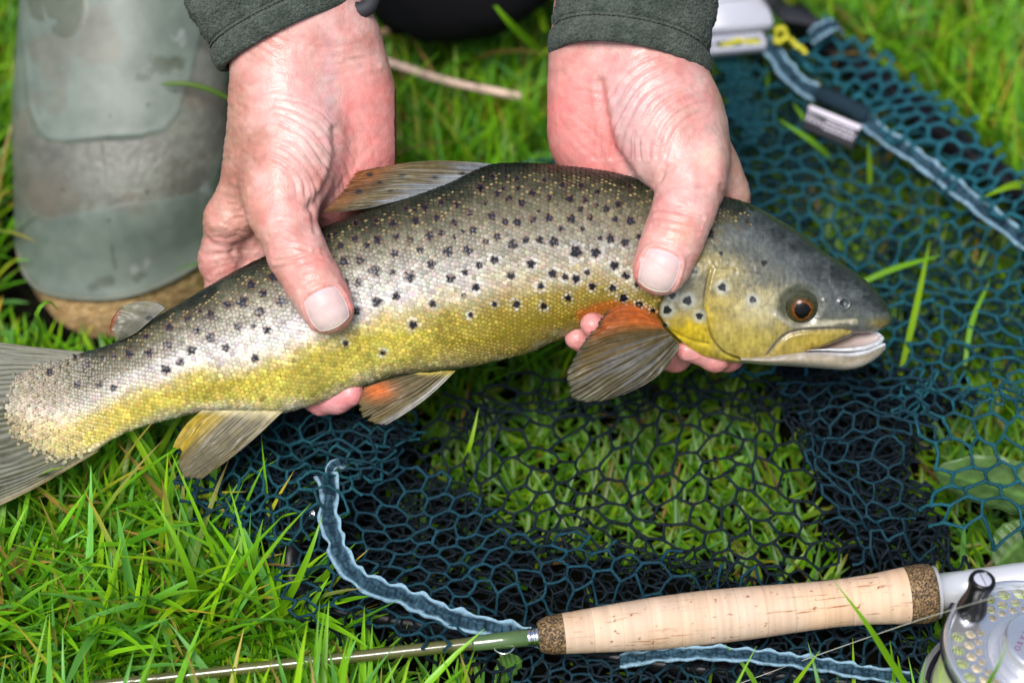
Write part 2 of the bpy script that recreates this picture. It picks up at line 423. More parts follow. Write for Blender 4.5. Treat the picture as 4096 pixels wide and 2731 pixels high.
_sp(2500,700,[(378,960,30),(500,1005,36),(338,1080,34),(595,1128,28),(778,898,32),(1022,998,28),(1112,705,24),(555,765,26),(320,1200,16),(768,628,18)])
SPOTS = np.array(SPOTS)

OPERC = [(2860,900),(2830,960),(2795,1010),(2730,1090),(2665,1170),(2640,1220),(2637,1262),(2665,1315),(2720,1362),(2750,1392),(2810,1427),(2900,1460),
         (3600,1560),(3700,1200),(3300,800),(2990,780),(2960,880)]
PREOP = curve([(2842,1075),(2824,1150),(2816,1230),(2830,1290),(2848,1350),(2895,1405),(2965,1434)], 40)
MAXIL = [tuple(p) for p in curve([(3080,1408),(3102,1372),(3145,1334),(3200,1318),(3280,1312),(3360,1312)], 30)] + [(3410,1324),(3400,1334),(3325,1366),(3225,1405),(3125,1428)]
MAXTOP = curve([(3070,1412),(3102,1372),(3145,1334),(3200,1318),(3280,1312),(3360,1310)], 40)

def spot_mask(px, py, only_head=False, jag=0.0):
    m = np.zeros(px.shape); halo = np.zeros(px.shape); rust = np.zeros(px.shape)
    for i, (x, y, r) in enumerate(SPOTS):
        near = (np.abs(px - x) < 60) & (np.abs(py - y) < 60)
        if not near.any(): continue
        dx, dy = px[near] - x, py[near] - y
        an = np.arctan2(dy, dx); dd = np.hypot(dx, dy)
        rr = r * 1.02 * (1 + (0.16 if i < N_BODY else 0.07) * np.sin(an * 5 + i) + 0.12 * np.sin(an * 3 + 2.1 * i))
        m[near] = np.maximum(m[near], 1 - sstep(0.82, 1.12, dd / rr))
        halo[near] = np.maximum(halo[near], 1 - sstep(1.1, 2.7, dd / r))
        rust[near] = np.maximum(rust[near], (1 - sstep(1.0, 1.5, dd / r)))
    return m, halo, rust

def body_col(px, py, s):
    """pigment and painted sky sheen of the flank; s = -1 on the back .. 1 on the belly"""
    n = fbm(px / 90, py / 60, o=3, seed=11)
    s2 = s + 0.07 * n
    A = [(-1, (.008,.012,.008)), (-.84, (.026,.030,.018)), (-.68, (.088,.084,.055)), (-.45, (.165,.152,.108)), (-.25, (.235,.22,.185)), (-.06, (.44,.42,.41)), (.10, (.52,.49,.47)),
         (.22, (.56,.49,.38)), (.34, (.45,.38,.15)), (.50, (.40,.335,.045)), (.80, (.42,.365,.08)), (.93, (.52,.47,.24)), (1, (.50,.47,.36))]  # pale middle stops also hold the sky's sheen on the silvery scales
    B = [(-1, (.008,.012,.008)), (-.84, (.022,.025,.014)), (-.64, (.080,.075,.047)), (-.40, (.150,.135,.088)), (-.10, (.23,.21,.165)), (.10, (.37,.33,.26)),
         (.28, (.38,.31,.18)), (.48, (.30,.225,.045)), (.75, (.25,.19,.018)), (.93, (.30,.23,.05)), (1, (.42,.36,.2))]
    Tl = [(-1, (.02,.025,.018)), (-.7, (.06,.06,.035)), (-.3, (.15,.135,.09)), (-.02, (.40,.36,.32)), (.16, (.45,.39,.24)), (.36, (.42,.33,.05)), (.8, (.46,.38,.08)), (1, (.5,.46,.3))]
    ca, cb, ct = ramp(A, s2), ramp(B, s2), ramp(Tl, s2)
    f = sstep(1500, 2080, px + 120 * n)[..., None]; c = ca * (1 - f) + cb * f
    g = (1 - sstep(250, 900, px))[..., None]; c = c * (1 - g) + ct * g
    # caudal end: pale and less yellow
    e = (1 - sstep(60, 330, np.hypot((px - 60) * 1.0, (py - 1640) * .8)))[..., None]
    c = c * (1 - e * .6) + np.array([.52, .44, .34]) * e * .6
    te = np.where(px < 330, seg_dist(px, py, [(330,1405),(250,1432),(125,1458),(50,1503),(5,1640),(45,1747),(140,1822),(255,1855),(350,1826)]), 400)
    te = 1 - sstep(8, 120, te + 45 * fbm(px / 22, py / 22, o=2, seed=13)); te = np.where(px < 2, 1, te)[..., None]; c = c * (1 - .55 * te) + np.array([.13, .12, .085]) * .55 * te
    # reddish skin above the pectoral fin
    d = seg_dist(px, py, [(2330,1262),(2400,1232),(2480,1222),(2560,1240),(2630,1272)])
    e = (1 - sstep(8, 42, d))[..., None]; c = c * (1 - e) + np.array([.40, .13, .02]) * e
    return c

def head_col(px, py):
    n = fbm(px / 60, py / 45, o=4, seed=21); n2 = fbm(px / 14, py / 30, o=2, seed=22)
    # distance below the line crown - snout
    ln = 700 + (px - 2800) * 0.72                       # forehead slope
    v = (py - ln) / 560 + 0.06 * n + .045 * fbm(px / 16, py / 7, o=3, seed=23)
    c = ramp([(-.05, (.016,.020,.014)), (.05, (.040,.048,.044)), (.2, (.070,.080,.078)), (.36, (.080,.084,.066)), (.47, (.13,.12,.065)), (.62, (.24,.195,.065)), (1, (.34,.25,.02))], v)  # grey crown stops paint in the sky's reflection on the wet head
    # operculum: olive above, yellow below
    o = inside(px, py, [(2640,1000),(2835,1060),(2815,1230),(2840,1350),(2960,1440),(2800,1440),(2600,1300)])
    co = ramp([(1080, (.12,.105,.055)), (1200, (.21,.185,.10)), (1270, (.27,.21,.06)), (1330, (.42,.30,.012)), (1420, (.46,.34,.03))], py + 20 * n)
    k = (np.where(o, 1., 0.) * sstep(1060, 1120, py))[..., None]; c = c * (1 - k) + co * k
    # cheek: pearly patch behind and below the eye
    e = np.exp(-(((px - 3040) / 110) ** 2 + ((py - 1240) / 85) ** 2))[..., None]
    c = c * (1 - .75 * e) + np.array([.36, .325, .20]) * .75 * e
    e = (sstep(1270, 1320, py + 25 * n) * sstep(2830, 2880, px) * (1 - sstep(3080, 3200, px)) * (1 - sstep(1400, 1440, py)))[..., None]; c = c * (1 - .7 * e) + np.array([.31, .25, .08]) * .7 * e
    e = np.exp(-(((px - 2990) / 130) ** 2 + ((py - 1370) / 60) ** 2))[..., None]
    c = c * (1 - .7 * e) + np.array([.36, .29, .055]) * .7 * e
    # below the eye: pale band, then the yellow lip
    e = (1 - sstep(3, 20, 8 * n + seg_dist(px, py, curve([(3090,1240),(3150,1286),(3230,1299),(3340,1290),(3420,1280)], 30))))[..., None]; c = c * (1 - .7 * e) + np.array([.30, .27, .17]) * .7 * e
    c = c * (1 - .85 * e) + np.array([.36, .33, .24]) * .85 * e
    mx = (sstep(-4, 6, sdpoly(px, py, MAXIL)))[..., None]
    vv = sstep(0, 60, seg_dist(px, py, MAXTOP))
    c = c * (1 - mx) + lerp((.26, .20, .05), (.42, .31, .05), vv) * mx
    e = (1 - sstep(3, 11, seg_dist(px, py, MAXTOP)))[..., None]; c = c * (1 - .8 * e) + np.array([.13, .12, .11]) * .8 * e
    # dark olive ring round the eye
    e = (1 - sstep(62, 112, np.hypot(px - 3190, (py - 1218) * 1.1) + 14 * n))[..., None]; c = c * (1 - .8 * e) + np.array([.060, .066, .045]) * .8 * e
    # nostril
    e = (1 - sstep(10, 26, np.hypot(px - 3372, (py - 1212) * 1.1)))[..., None]; c = c * (1 - .6 * e) + np.array([.05, .055, .075]) * .6 * e
    e = (1 - sstep(5, 11, np.hypot(px - 3362, (py - 1210))))[..., None]; c = c * (1 - .9 * e) + np.array([.006, .006, .012]) * .9 * e
    # snout tip and lip
    e = (np.exp(-(((px - 3520) / 45) ** 2 + ((py - 1295) / 22) ** 2)))[..., None]; c = c * (1 - .7 * e) + np.array([.20, .15, .03]) * .7 * e
    # thin lines of the gill bones
    e = (1 - sstep(2, 8, seg_dist(px, py, PREOP)))[..., None]; c = c * (1 - .5 * e) + np.array([.06, .05, .02]) * .5 * e
    # throat
    e = (sstep(1425, 1452, py) * sstep(2900, 3060, px))[..., None]; c = c * (1 - e) + np.array([.46, .43, .37]) * e
    fs_ = (np.abs(vnoise(px / 5, py / 7, seed=26)) > .62) * (py < 1250)
    return c * (1 + .20 * n2 + .12 * n - .22 * fs_ + .10 * fbm(px / 5, py / 40, o=2, seed=27))[..., None]

def build_fish():
    root = thing('brown_trout', 'spotted brown trout with golden belly held sideways in two hands above the net', 'fish', P(1900, 1480, 0))
    NT, NA, NB = 860, 200, 40
    mid = (ST[:, 0:2] + ST[:, 2:4]) / 2
    tl = np.concatenate([[0], np.cumsum(np.linalg.norm(np.diff(mid, axis=0), axis=1) + 6)])
    tq = np.linspace(0, tl[-1], NT); S = spline(tl, ST, tq); S[:, 4] = np.maximum(S[:, 4], 6)
    a = np.concatenate([np.linspace(0, np.pi, NA), np.linspace(np.pi, 2*np.pi, NB + 2)[1:-1]])
    mt, ch = (S[:, :2] + S[:, 2:4]) / 2, (S[:, 2:4] - S[:, :2]) / 2
    xy = mt[:, None] - np.cos(a)[None, :, None] * ch[:, None]
    sg = np.sign(np.sin(a)) * np.abs(np.sin(a)) ** 0.86
    dep = -S[:, 4][:, None] * sg[None] * (1 + 0.05 * np.cos(a)[None])
    L = np.stack([xy[..., 0] - 2048, 1365.5 - xy[..., 1], dep], -1)
    front = np.sin(a)[None] >= -1e-6
    # normals of the plain body
    du = np.gradient(L, axis=0); dv = np.gradient(L, axis=1); N = np.cross(du, dv); N /= np.linalg.norm(N, axis=-1)[..., None] + 1e-9
    if N[NT//2, NA//2, 2] > 0: N = -N
    px, py = FR.pix(L); s = np.broadcast_to(-np.cos(a)[None], px.shape)
    # the far half repeats the near one
    sd = sdpoly(px, py, OPERC)
    head = sstep(-3, 3, sd)
    h = 16 * sstep(960, 1090, py) * sstep(-4, 14, sd) * np.sin(np.clip(a, 0, np.pi))[None] ** .5
    h += -7 * np.exp(-(seg_dist(px, py, PREOP) / 7) ** 2) * head
    h += 9 * sstep(-6, 10, sdpoly(px, py, MAXIL)) - 9 * np.exp(-(seg_dist(px, py, MAXTOP) / 8) ** 2)
    er = np.hypot(px - 3200, (py - 1220) * 1.08); h += -16 * (1 - sstep(52, 98, er)) + 2.5 * np.exp(-((er - 96) / 24) ** 2)
    nr = np.hypot(px - 3372, py - 1212); h += 7 * np.exp(-((nr - 20) / 7) ** 2) - 9 * (1 - sstep(6, 16, nr))
    h += 5 * np.exp(-(seg_dist(px, py, [(3100,1262),(3170,1296),(3240,1302),(3400,1292)]) / 12) ** 2) * head
    SUBOP = curve([(2640,1285),(2690,1318),(2760,1352),(2836,1368)], 30); h += -4 * np.exp(-(seg_dist(px, py, SUBOP) / 7) ** 2) * head + 3 * sstep(0, 14, sdpoly(px, py, [(2836,1060)] + [tuple(p) for p in PREOP] + [(3100,1440),(3120,1100)])) * head
    h += .9 * fbm(px / 14, py / 14, o=2, seed=15) * head
    h += (1.6 * fbm(px / 90, py / 90, o=2, seed=4)) * head
    h -= 8 * np.exp(-(seg_dist(px, py, [(2640,1280),(2700,1365),(2760,1410)]) / 10) ** 2)
    # soft unevenness of the flank
    h += 5 * fbm(px / 260, py / 180, o=2, seed=9) * (1 - head)
    h = np.where(front, h, 0) * np.clip(np.sin(np.clip(a, 0, np.pi))[None] * 3, 0, 1)
    L2 = L + N * h[..., None]
    px, py = FR.pix(L2)
    bc = body_col(px, py, s) * .62; hc = head_col(px, py)
    m, halo, rust = spot_mask(px, py)
    col = bc * (1 - head[..., None]) + hc * head[..., None]
    hw = sstep(-70, 60, sd + 30 * fbm(px / 30, py / 30, o=3, seed=14)) ; hw = np.where(py < 1000, hw, head); hw = hw + (head - hw) * sstep(920, 1010, py)
    col = bc * (1 - hw[..., None]) + hc * hw[..., None]
    hl = (halo * head * .6 * sstep(1060, 1110, py))[..., None]; col = col * (1 - hl) + np.array([.34, .37, .33]) * hl
    col = col * (1 - m[..., None]) + np.array([.004, .004, .006]) * m[..., None]
    # dark seam along the gill opening
    e = (np.exp(-((sd + 5) / 6) ** 2) * (px < 2960) * .8 * sstep(990, 1080, py))[..., None]; col = col * (1 - e) + np.array([.02, .018, .008]) * e
    # lower jaw
    JW = np.array([(2950,1425,2950,1449,150),(3060,1420,3060,1460,140),(3150,1408,3150,1464,128),(3240,1400,3240,1470,112),(3310,1398,3320,1476,98),
                   (3380,1399,3400,1478,80),(3450,1391,3465,1458,60),(3505,1374,3512,1428,36),(3540,1372,3541,1398,10)], float)
    jt = np.concatenate([[0], np.cumsum(np.linalg.norm(np.diff(JW[:, 2:4], axis=0), axis=1))])
    J = spline(jt, JW, np.linspace(0, jt[-1], 120)); ja = np.linspace(0, 2*np.pi, 72, endpoint=False)
    jm, jc = (J[:, :2] + J[:, 2:4]) / 2, (J[:, 2:4] - J[:, :2]) / 2
    jxy = jm[:, None] - np.cos(ja)[None, :, None] * jc[:, None]
    jd = -J[:, 4][:, None] * np.sign(np.sin(ja)) * np.abs(np.sin(ja)) ** .8
    JL = np.stack([jxy[..., 0] - 2048, 1365.5 - jxy[..., 1], jd], -1)
    jx, jy = FR.pix(JL)
    dn = fbm(jx / 40, jy / 20, o=3, seed=31)
    jcol = ramp([(0, (.46,.46,.46)), (.25, (.40,.37,.33)), (.5, (.27,.23,.16)), (.75, (.33,.29,.23)), (1, (.40,.37,.33))], (1 - np.cos(ja))[None] / 2 + .1 * dn)
    q = (1 - np.cos(ja))[None] / 2
    e = (sstep(3300, 3420, jx) * np.exp(-((q - .42 + .12 * (jx - 3300) / 250 + .08 * dn) / .17) ** 2))[..., None]; jcol = jcol * (1 - .75 * e) + np.array([.13, .105, .055]) * .75 * e
    e = (sstep(3440, 3540, jx) * sstep(.25, .6, q))[..., None]; jcol = jcol * (1 - .6 * e) + np.array([.14, .13, .11]) * .6 * e
    e = ((1 - sstep(.06 + .16 * sstep(3250, 3480, jx), .24 + .2 * sstep(3250, 3480, jx), q)) * sstep(3180, 3260, jx))[..., None]; jcol = jcol * (1 - e) + np.array([.52, .54, .58]) * e * (1 + .2 * dn[..., None])
    F = [grid_faces(NT, len(a), cv=True)]
    V, Fs = join([(FR.world(L2), F), (FR.world(JL), [grid_faces(120, 72, cv=True)])])
    body = mesh('body', V, Fs, MT['fish'], root, np.vstack([col.reshape(-1, 3), jcol.reshape(-1, 3)]), extra={'wet': np.concatenate([hw.ravel(), np.ones(jcol.size // 3)])})

    # lips and mouth
    near = curve([(3215,1400,-108),(3300,1398,-94),(3400,1397,-72),(3470,1386,-46),(3512,1368,-18),(3528,1352,4)], 40)
    far = curve([(3215,1345,95),(3350,1322,86),(3430,1318,70),(3490,1324,42),(3520,1342,16),(3528,1352,4)], 40)
    def toL(p): return np.stack([p[:, 0] - 2048, 1365.5 - p[:, 1], p[:, 2]], -1)
    u = np.linspace(0, 1, 16)
    Lm = toL(near)[:, None] * (1 - u)[None, :, None] + toL(far)[:, None] * u[None, :, None]
    Lm[..., 1] -= 30 * np.sin(np.pi * u)[None] * np.linspace(1, .1, 40)[:, None]
    mp = Lm[..., 0] + 2048
    cm = lerp((.50, .36, .30), (.60, .50, .48), np.clip((mp - 3250) / 250 + .15 * fbm(mp / 12, Lm[..., 1] / 30, seed=3), 0, 1))
    ml = mesh('mouth_lining', FR.world(Lm), grid_faces(40, 16), MT['mouth'], root, cm)
    Vn, Fn = tube(toL(near), np.concatenate([np.linspace(.6, 7, 16), np.linspace(7, 13, 24)]), 10); Vf, Ff = tube(toL(far), 9, 10)
    V, Fs = join([(Vn, Fn), (Vf, Ff)])
    mesh('lip', FR.world(V), Fs, MT['mouth'], root, np.tile((.48, .49, .51), (len(V), 1)) * (1 + .25 * fbm(V[:, 0:1] / 14, V[:, 1:2] / 14, o=2, seed=5)))

    # eye: a ball in its socket, pupil looking a little down
    R = 72.0; cw = np.interp(3203, S[:, 0] * .5 + S[:, 2] * .5, S[:, 4])
    k = kz(-150)
    ec = np.array([(3203 - 2048) / 1 * k, (1365.5 - 1222) * k, -cw * .97 + 22])
    th = np.linspace(0, np.pi, 64); ph = np.linspace(0, 2*np.pi, 96, endpoint=False)
    ax = np.array([.03, -.32, -.95]); ax /= np.linalg.norm(ax)
    b1 = np.cross(ax, (0, 1, 0)); b1 /= np.linalg.norm(b1); b2 = np.cross(ax, b1)
    rr = R * (1 - .06 * np.cos(th) ** 8)
    EL = ec + rr[:, None, None] * (np.cos(th)[:, None, None] * ax + np.sin(th)[:, None, None] * (np.cos(ph)[None, :, None] * b1 + np.sin(ph)[None, :, None] * b2))
    sn = np.degrees(th)[:, None] + 1.2 * np.sin(ph * 3)[None] + 2 * fbm(np.cos(ph) * 2, np.sin(ph) * 2, seed=5)[None]
    ecol = ramp([(0, (.002,.002,.003)), (27, (.002,.002,.003)), (28.5, (.17,.055,.007)), (31, (.13,.038,.005)), (35, (.075,.030,.006)), (42, (.036,.032,.012)), (60, (.040,.044,.026)), (90, (.062,.066,.045)), (180, (.06,.06,.045))], sn)
    ecol *= (1 + .35 * fbm(np.cos(ph)[None] * 5 + th[:, None] * 2, np.sin(ph)[None] * 5, th[:, None] * 6, o=2, seed=6))[..., None]
    mesh('eye', FR.world(EL), grid_faces(64, 96, cv=True), MT['eye'], root, ecol)

    # scales: one small dome each, laid in rows anchored on the lateral line
    fa = slice(0, NA); LF = L2[:, fa]; NF = N[:, fa]
    arc = np.concatenate([np.zeros((NT, 1)), np.cumsum(np.linalg.norm(np.diff(LF, axis=1), axis=2), axis=1)], 1)
    lat = NA // 2
    ax_s = np.concatenate([[0], np.cumsum(np.linalg.norm(np.diff(LF[:, lat], axis=0), axis=1))])
    pts = []
    step = 15.0; col_i = 0; pos = 6.0
    while pos < ax_s[-1]:
        i = np.interp(pos, ax_s, np.arange(NT)); i0 = int(i)
        if i0 >= NT - 2: break
        xm = LF[i0, lat, 0] + 2048
        row = 17.6 if xm > 700 else 11 + 6.6 * max(xm, 0) / 700
        aa = arc[i0]; c0 = aa[lat]
        kk = np.arange(-80, 81) + (.5 if col_i % 2 else 0)
        q = c0 + kk * row; q = q[(q > aa[0] + 4) & (q < aa[-1] - 4)]
        j = np.interp(q, aa, np.arange(NA))
        pts.append(np.stack([np.full(len(j), i), j, np.full(len(j), row)], 1))
        step_here = 15.6 if xm > 700 else 10 + 5.6 * max(xm, 0) / 700
        pos += step_here; col_i += 1
    pts = np.vstack(pts); pts[:, :2] += rng.normal(0, (.42, .22), (len(pts), 2))
    i0 = np.clip(pts[:, 0].astype(int), 0, NT - 2); j0 = np.clip(pts[:, 1].astype(int), 0, NA - 2)
    fi, fj = (pts[:, 0] - i0)[:, None], (pts[:, 1] - j0)[:, None]
    def bil(Gd): return (Gd[i0, j0]*(1-fi)*(1-fj) + Gd[i0+1, j0]*fi*(1-fj) + Gd[i0, j0+1]*(1-fi)*fj + Gd[i0+1, j0+1]*fi*fj)
    pc, nc = bil(LF), bil(NF); nc /= np.linalg.norm(nc, axis=1)[:, None]
    hx, hy = FR.pix(pc); sj = -np.cos(np.interp(pts[:, 1], np.arange(NA), a[:NA]))
    keep = (sdpoly(hx, hy, OPERC) < np.where(hy < 1010, -9 + 62 * rng.random(len(hx)) ** 2, -9)) & (hx < 3040)
    te = seg_dist(hx, hy, [(330,1405),(250,1432),(125,1458),(50,1503),(5,1640),(45,1747),(140,1822),(255,1855),(350,1826)]); keep &= (te > 34 * rng.random(len(hx)) ** 1.6)
    keep &= ~((hy > 1250) & (hx > 2600))
    pc, nc, hx, hy, sj, rw = pc[keep], nc[keep], hx[keep], hy[keep], sj[keep], pts[keep, 2]
    onf = sstep(420, 260, hx); pc[:, 2] = pc[:, 2] * (1 - onf) + np.minimum(pc[:, 2], -22.5) * onf; nc[:, 2] -= onf * 1.5; nc /= np.linalg.norm(nc, axis=1)[:, None]
    tt = LF[np.minimum(i0 + 3, NT - 1), j0] - LF[np.maximum(i0 - 3, 0), j0]; tt = tt[keep]
    tt -= (tt * nc).sum(1)[:, None] * nc; tt /= np.linalg.norm(tt, axis=1)[:, None]; bb = np.cross(nc, tt)
    n = len(pc); K = 9
    an = np.linspace(0, 2*np.pi, K, endpoint=False)
    sz = rw / 20 * (1 - .32 * sstep(1500, 2000, hx) * sstep(.25, .6, sj)) * rng.uniform(.86, 1.12, n)
    rel = (1 - .5 * sstep(1500, 2100, hx) * sstep(.2, .6, sj))
    ring = (np.cos(an)[None, :, None] * 12.6 * tt[:, None] + np.sin(an)[None, :, None] * 11.6 * bb[:, None]) * sz[:, None, None]
    # free edge (towards the tail) stands proud, front edge tucked under the next scale
    lift = (1.0 - 1.9 * np.cos(an)) * rel[:, None]
    tiltn = rng.normal(0, .7, (n, 1)) * np.sin(an)[None]
    rv = pc[:, None] + ring + nc[:, None] * (lift + tiltn)[..., None]
    inr = pc[:, None] + ring * .55 + nc[:, None] * ((lift + tiltn) * .6 + 1.25 * rel[:, None])[..., None]
    ctr = pc + nc * (1.7 * rel)[:, None]
    V = np.concatenate([ctr[:, None], inr, rv], 1)
    base = np.arange(n)[:, None] * (2 * K + 1); kk = np.arange(K); k2 = (kk + 1) % K
    tri = np.stack([np.zeros(K, int), 1 + kk, 1 + k2], -1); quad = np.stack([1 + kk, 1 + K + kk, 1 + K + k2, 1 + k2], -1)
    Ft = (base[:, :, None] + tri[None]).reshape(-1, 3); Fq = (base[:, :, None] + quad[None]).reshape(-1, 4)
    vx, vy = FR.pix(V)
    c = body_col(hx, hy, sj) * np.clip(rng.normal(1, .16, (n, 1)) * (1 + .22 * fbm(hx / 70, hy / 50, o=2, seed=61))[:, None], .5, 1.6)
    # a share of the back scales has a golden glint painted into its colour
    gold = ((rng.random(n) < .34) & (sj < -.60) & (sj > -.88))[:, None]
    glint = np.where(gold, np.array([.24, .19, .09]) * rng.uniform(.4, 1.3, (n, 1)), c)
    c *= 1 + rng.normal(0, .05, (n, 3))
    m, halo, rust = spot_mask(hx, hy)
    lo = sstep(-.25, .05, sj)
    hl = (halo * lo * np.clip(.36 + .4 * vnoise(hx / 16, hy / 16, seed=62), 0, .62))[:, None]; c = c * (1 - hl) + np.array([.66, .70, .72]) * hl
    col = np.repeat(c[:, None], 2 * K + 1, 1)
    col[:, 0] = np.where(gold, glint, col[:, 0]); col[:, 1:1 + K // 2] = np.where(gold[:, None], glint[:, None] * .8, col[:, 1:1 + K // 2])
    # rims: rusty olive between the scales
    col[:, 1 + K:] = col[:, 1 + K:] * .80 * np.array([1, .92, .74])
    m, halo, rust = spot_mask(vx, vy)
    rl = (rust * .45)[..., None]; col = col * (1 - rl) + np.array([.16, .07, .03]) * rl
    blue = sstep(-.75, -.2, -sj)[:, None, None]
    dark = np.array([.004, .004, .007]) * (1 - blue) + np.array([.010, .010, .018]) * blue
    flash = (rng.random(n) < .10)[:, None]                     # a pale scale lying over the edge of a spot
    m = np.where(flash, m * .45, m)[..., None]
    col = col * (1 - m) + dark * m
    mesh('scales', FR.world(V), [Ft, Fq], MT['scale'], root, col, kind='stuff')

    # fins
    def fin(name, base, tip, rays, bowv, colf, stripe=1.0, nu=160, nv=44, amp=2.0, thick=5, ragged=.035, seed=0, bulge=0.0, spotl=()):
        B = curve(base, nu); Tp = curve(tip, nu)
        u = np.linspace(0, 1, nu); v = np.linspace(0, 1, nv)
        rag = 1 - .10 * ragged / .035 * np.maximum(0, vnoise(u * 13, 3.3, seed=seed + 80) - .55) * 2 - ragged * (rng.random(nu) ** 2) * (0.4 + np.abs(np.sin(u * rays * np.pi))) - .015 * np.abs(vnoise(u * 24, 0, seed=seed))
        Tp = B + (Tp - B) * rag[:, None]
        X = B[:, None] + (Tp - B)[:, None] * v[None, :, None]
        bow = np.interp(u, [b[0] for b in bowv], [b[1] for b in bowv]); bw2 = np.interp(u, [b[0] for b in bowv], [b[2] for b in bowv])
        sv = np.sin(np.pi * v)
        X[..., 0] += bow[:, None] * sv; X[..., 1] += bw2[:, None] * sv
        # rays branch once towards the edge
        uu = u[:, None] + .018 * fbm(u[:, None] * 9, v[None] * 3, o=2, seed=seed + 60)
        r1 = np.sin(2*np.pi * uu * rays); r2 = np.sin(2*np.pi * uu * rays * 2 + .7)
        mixr = sstep(.35, .75, v)[None]
        ridge = r1 * (1 - mixr) + r2 * mixr * .8
        wav = 10 * fbm(u[:, None] * 5, v[None] * 2, seed=seed + 40)
        X[..., 2] += amp * ridge * (.4 + .6 * v[None]) + wav * v[None] + bulge * np.sin(np.pi * u)[:, None] * sv[None]
        Lf = np.stack([(X[..., 0] - 2048) , 1365.5 - X[..., 1], X[..., 2]], -1)
        k = kz(X[..., 2])                                  # keep the outline where it was seen at its own depth
        Lf[..., 0] *= k; Lf[..., 1] *= k
        th = thick * (1 - .7 * v)[None, :]
        Bk = Lf.copy(); Bk[..., 2] += th
        cf = colf(X[..., 0], X[..., 1], u[:, None] + 0 * v[None], v[None] + 0 * u[:, None])
        cf = cf * (1 + stripe * .13 * ridge[..., None] * (.5 + .5 * v[None, :, None]) + stripe * .22 * fbm(uu * rays * .9, v[None] * 1.3, o=3, seed=seed + 70)[..., None] + .12 * fbm(u[:, None] * rays * 1.3, v[None] * 5, seed=seed)[..., None])
        for (sx, sy, r) in spotl:
            e = (1 - sstep(.7, 1.2, np.hypot((X[..., 0] - sx) / (r * 1.5), (X[..., 1] - sy) / r)))[..., None]; cf = cf * (1 - e) + np.array([.01, .008, .01]) * e
        V = np.stack([Lf, Bk]).reshape(-1, 3); q = nu * nv
        Fa = grid_faces(nu, nv); Fb = grid_faces(nu, nv, flip=True) + q
        idx = np.arange(q).reshape(nu, nv)
        loop = np.concatenate([idx[:, 0], idx[-1, 1:], idx[-2::-1, -1], idx[0, -2:0:-1]]); l2 = np.roll(loop, -1)
        Fe = np.stack([loop, l2, l2 + q, loop + q], 1)
        mesh(name, FR.world(V), [np.vstack([Fa, Fb, Fe])], MT['fin'], root, np.stack([cf, cf]).reshape(-1, 3))

    def c_dorsal(x, y, u, v):
        c = lerp((.14, .155, .17), (.085, .066, .025), sstep(.12, .42, v + .25 * vnoise(u * 20, v * 3)))
        return lerp(c, (.20, .065, .014), (sstep(.55, .9, v) * (1 - .55 * u))) * (1 - .35 * sstep(.85, 1, u))[..., None]
    fin('dorsal_fin', [(1968,656,-20),(1900,690,-52),(1760,748,-70),(1620,795,-80),(1512,824,-84)],
        [(1420,686,-60),(1398,715,-66),(1370,760,-75),(1330,805,-85),(1286,850,-95)], 12, [(0, 0, -26), (1, 0, 6)], c_dorsal, seed=1,
        spotl=[(1435,767,11),(1610,705,9),(1740,711,9),(1850,694,9),(1520,730,7),(1560,765,7),(1480,698,9)])
    def c_adip(x, y, u, v):
        c = lerp((.09, .09, .065), (.15, .145, .10), sstep(0, .8, v))
        e = sstep(.80, .98, v) * sstep(.25, .6, u); return lerp(c, (.25, .06, .02), e)
    fin('adipose_fin', [(665,1232,-60),(600,1285,-66),(545,1330,-64),(482,1362,-50)], [(545,1206,-70),(485,1228,-75),(446,1280,-76),(440,1325,-70),(462,1350,-60)],
        3, [(0, 10, -12), (1, 0, 4)], c_adip, nu=60, nv=24, amp=.6, thick=22, ragged=0.0, seed=2, spotl=[(597,1272,11)])
    def c_tail(x, y, u, v):
        c = lerp((.058, .060, .022), (.040, .045, .018), sstep(0, .6, v + .2 * vnoise(u * 30, v * 4)))
        c = lerp(c, (.072, .076, .060), .5 * sstep(-.2, .6, fbm(u * 14, v * 3, seed=8)) * sstep(.5, .8, u)); return lerp(c, (.16, .13, .05), sstep(.93, 1, u))
    fin('tail_fin', [(345,1406,-14),(250,1455,-18),(175,1540,-19),(140,1640,-19),(170,1742,-19),(255,1816,-18),(400,1800,-18)],
        [(-330,1305,10),(-300,1480,-10),(-250,1650,-25),(-300,1850,-10),(-330,2140,10)], 30, [(0, 0, 14), (.4, 0, 0), (1, -20, 44)], c_tail, nu=320, nv=60, amp=.6, stripe=.45, seed=3)
    def c_anal(x, y, u, v):
        c = lerp((.30, .21, .010), (.100, .084, .040), sstep(.22, .5, u + .10 * vnoise(u * 30, v * 3)))
        return lerp(lerp((.38, .33, .16), c, sstep(0, .18, v)), (.13, .10, .03), .6 * sstep(.85, 1, u))
    fin('anal_fin', [(808,1640,-75),(900,1640,-90),(1020,1640,-100),(1135,1642,-110)], [(688,1790,-120),(722,1802,-128),(712,1850,-132),(716,1896,-134),(800,1920,-132)],
        11, [(0, -12, -8), (1, 4, 12)], c_anal, seed=4)
    def c_pelv(x, y, u, v):
        c = lerp((.28, .27, .24), (.085, .064, .02), sstep(.06, .22, u)); c = lerp(c, (.045, .038, .014), sstep(.5, 1, u) * .7)
        e = np.exp(-(((x - 1510) / 60) ** 2 + ((y - 1562) / 38) ** 2)); return lerp(lerp((.42, .33, .06), c, sstep(0, .15, v)), (.50, .12, .015), e)
    fin('pelvic_fin', [(1822,1482,-120),(1780,1482,-140),(1720,1490,-150),(1680,1490,-150)], [(1540,1702,-165),(1495,1695,-170),(1445,1665,-172),(1432,1615,-170),(1450,1552,-165)],
        10, [(0, 8, 14), (1, 0, -6)], c_pelv, seed=5)
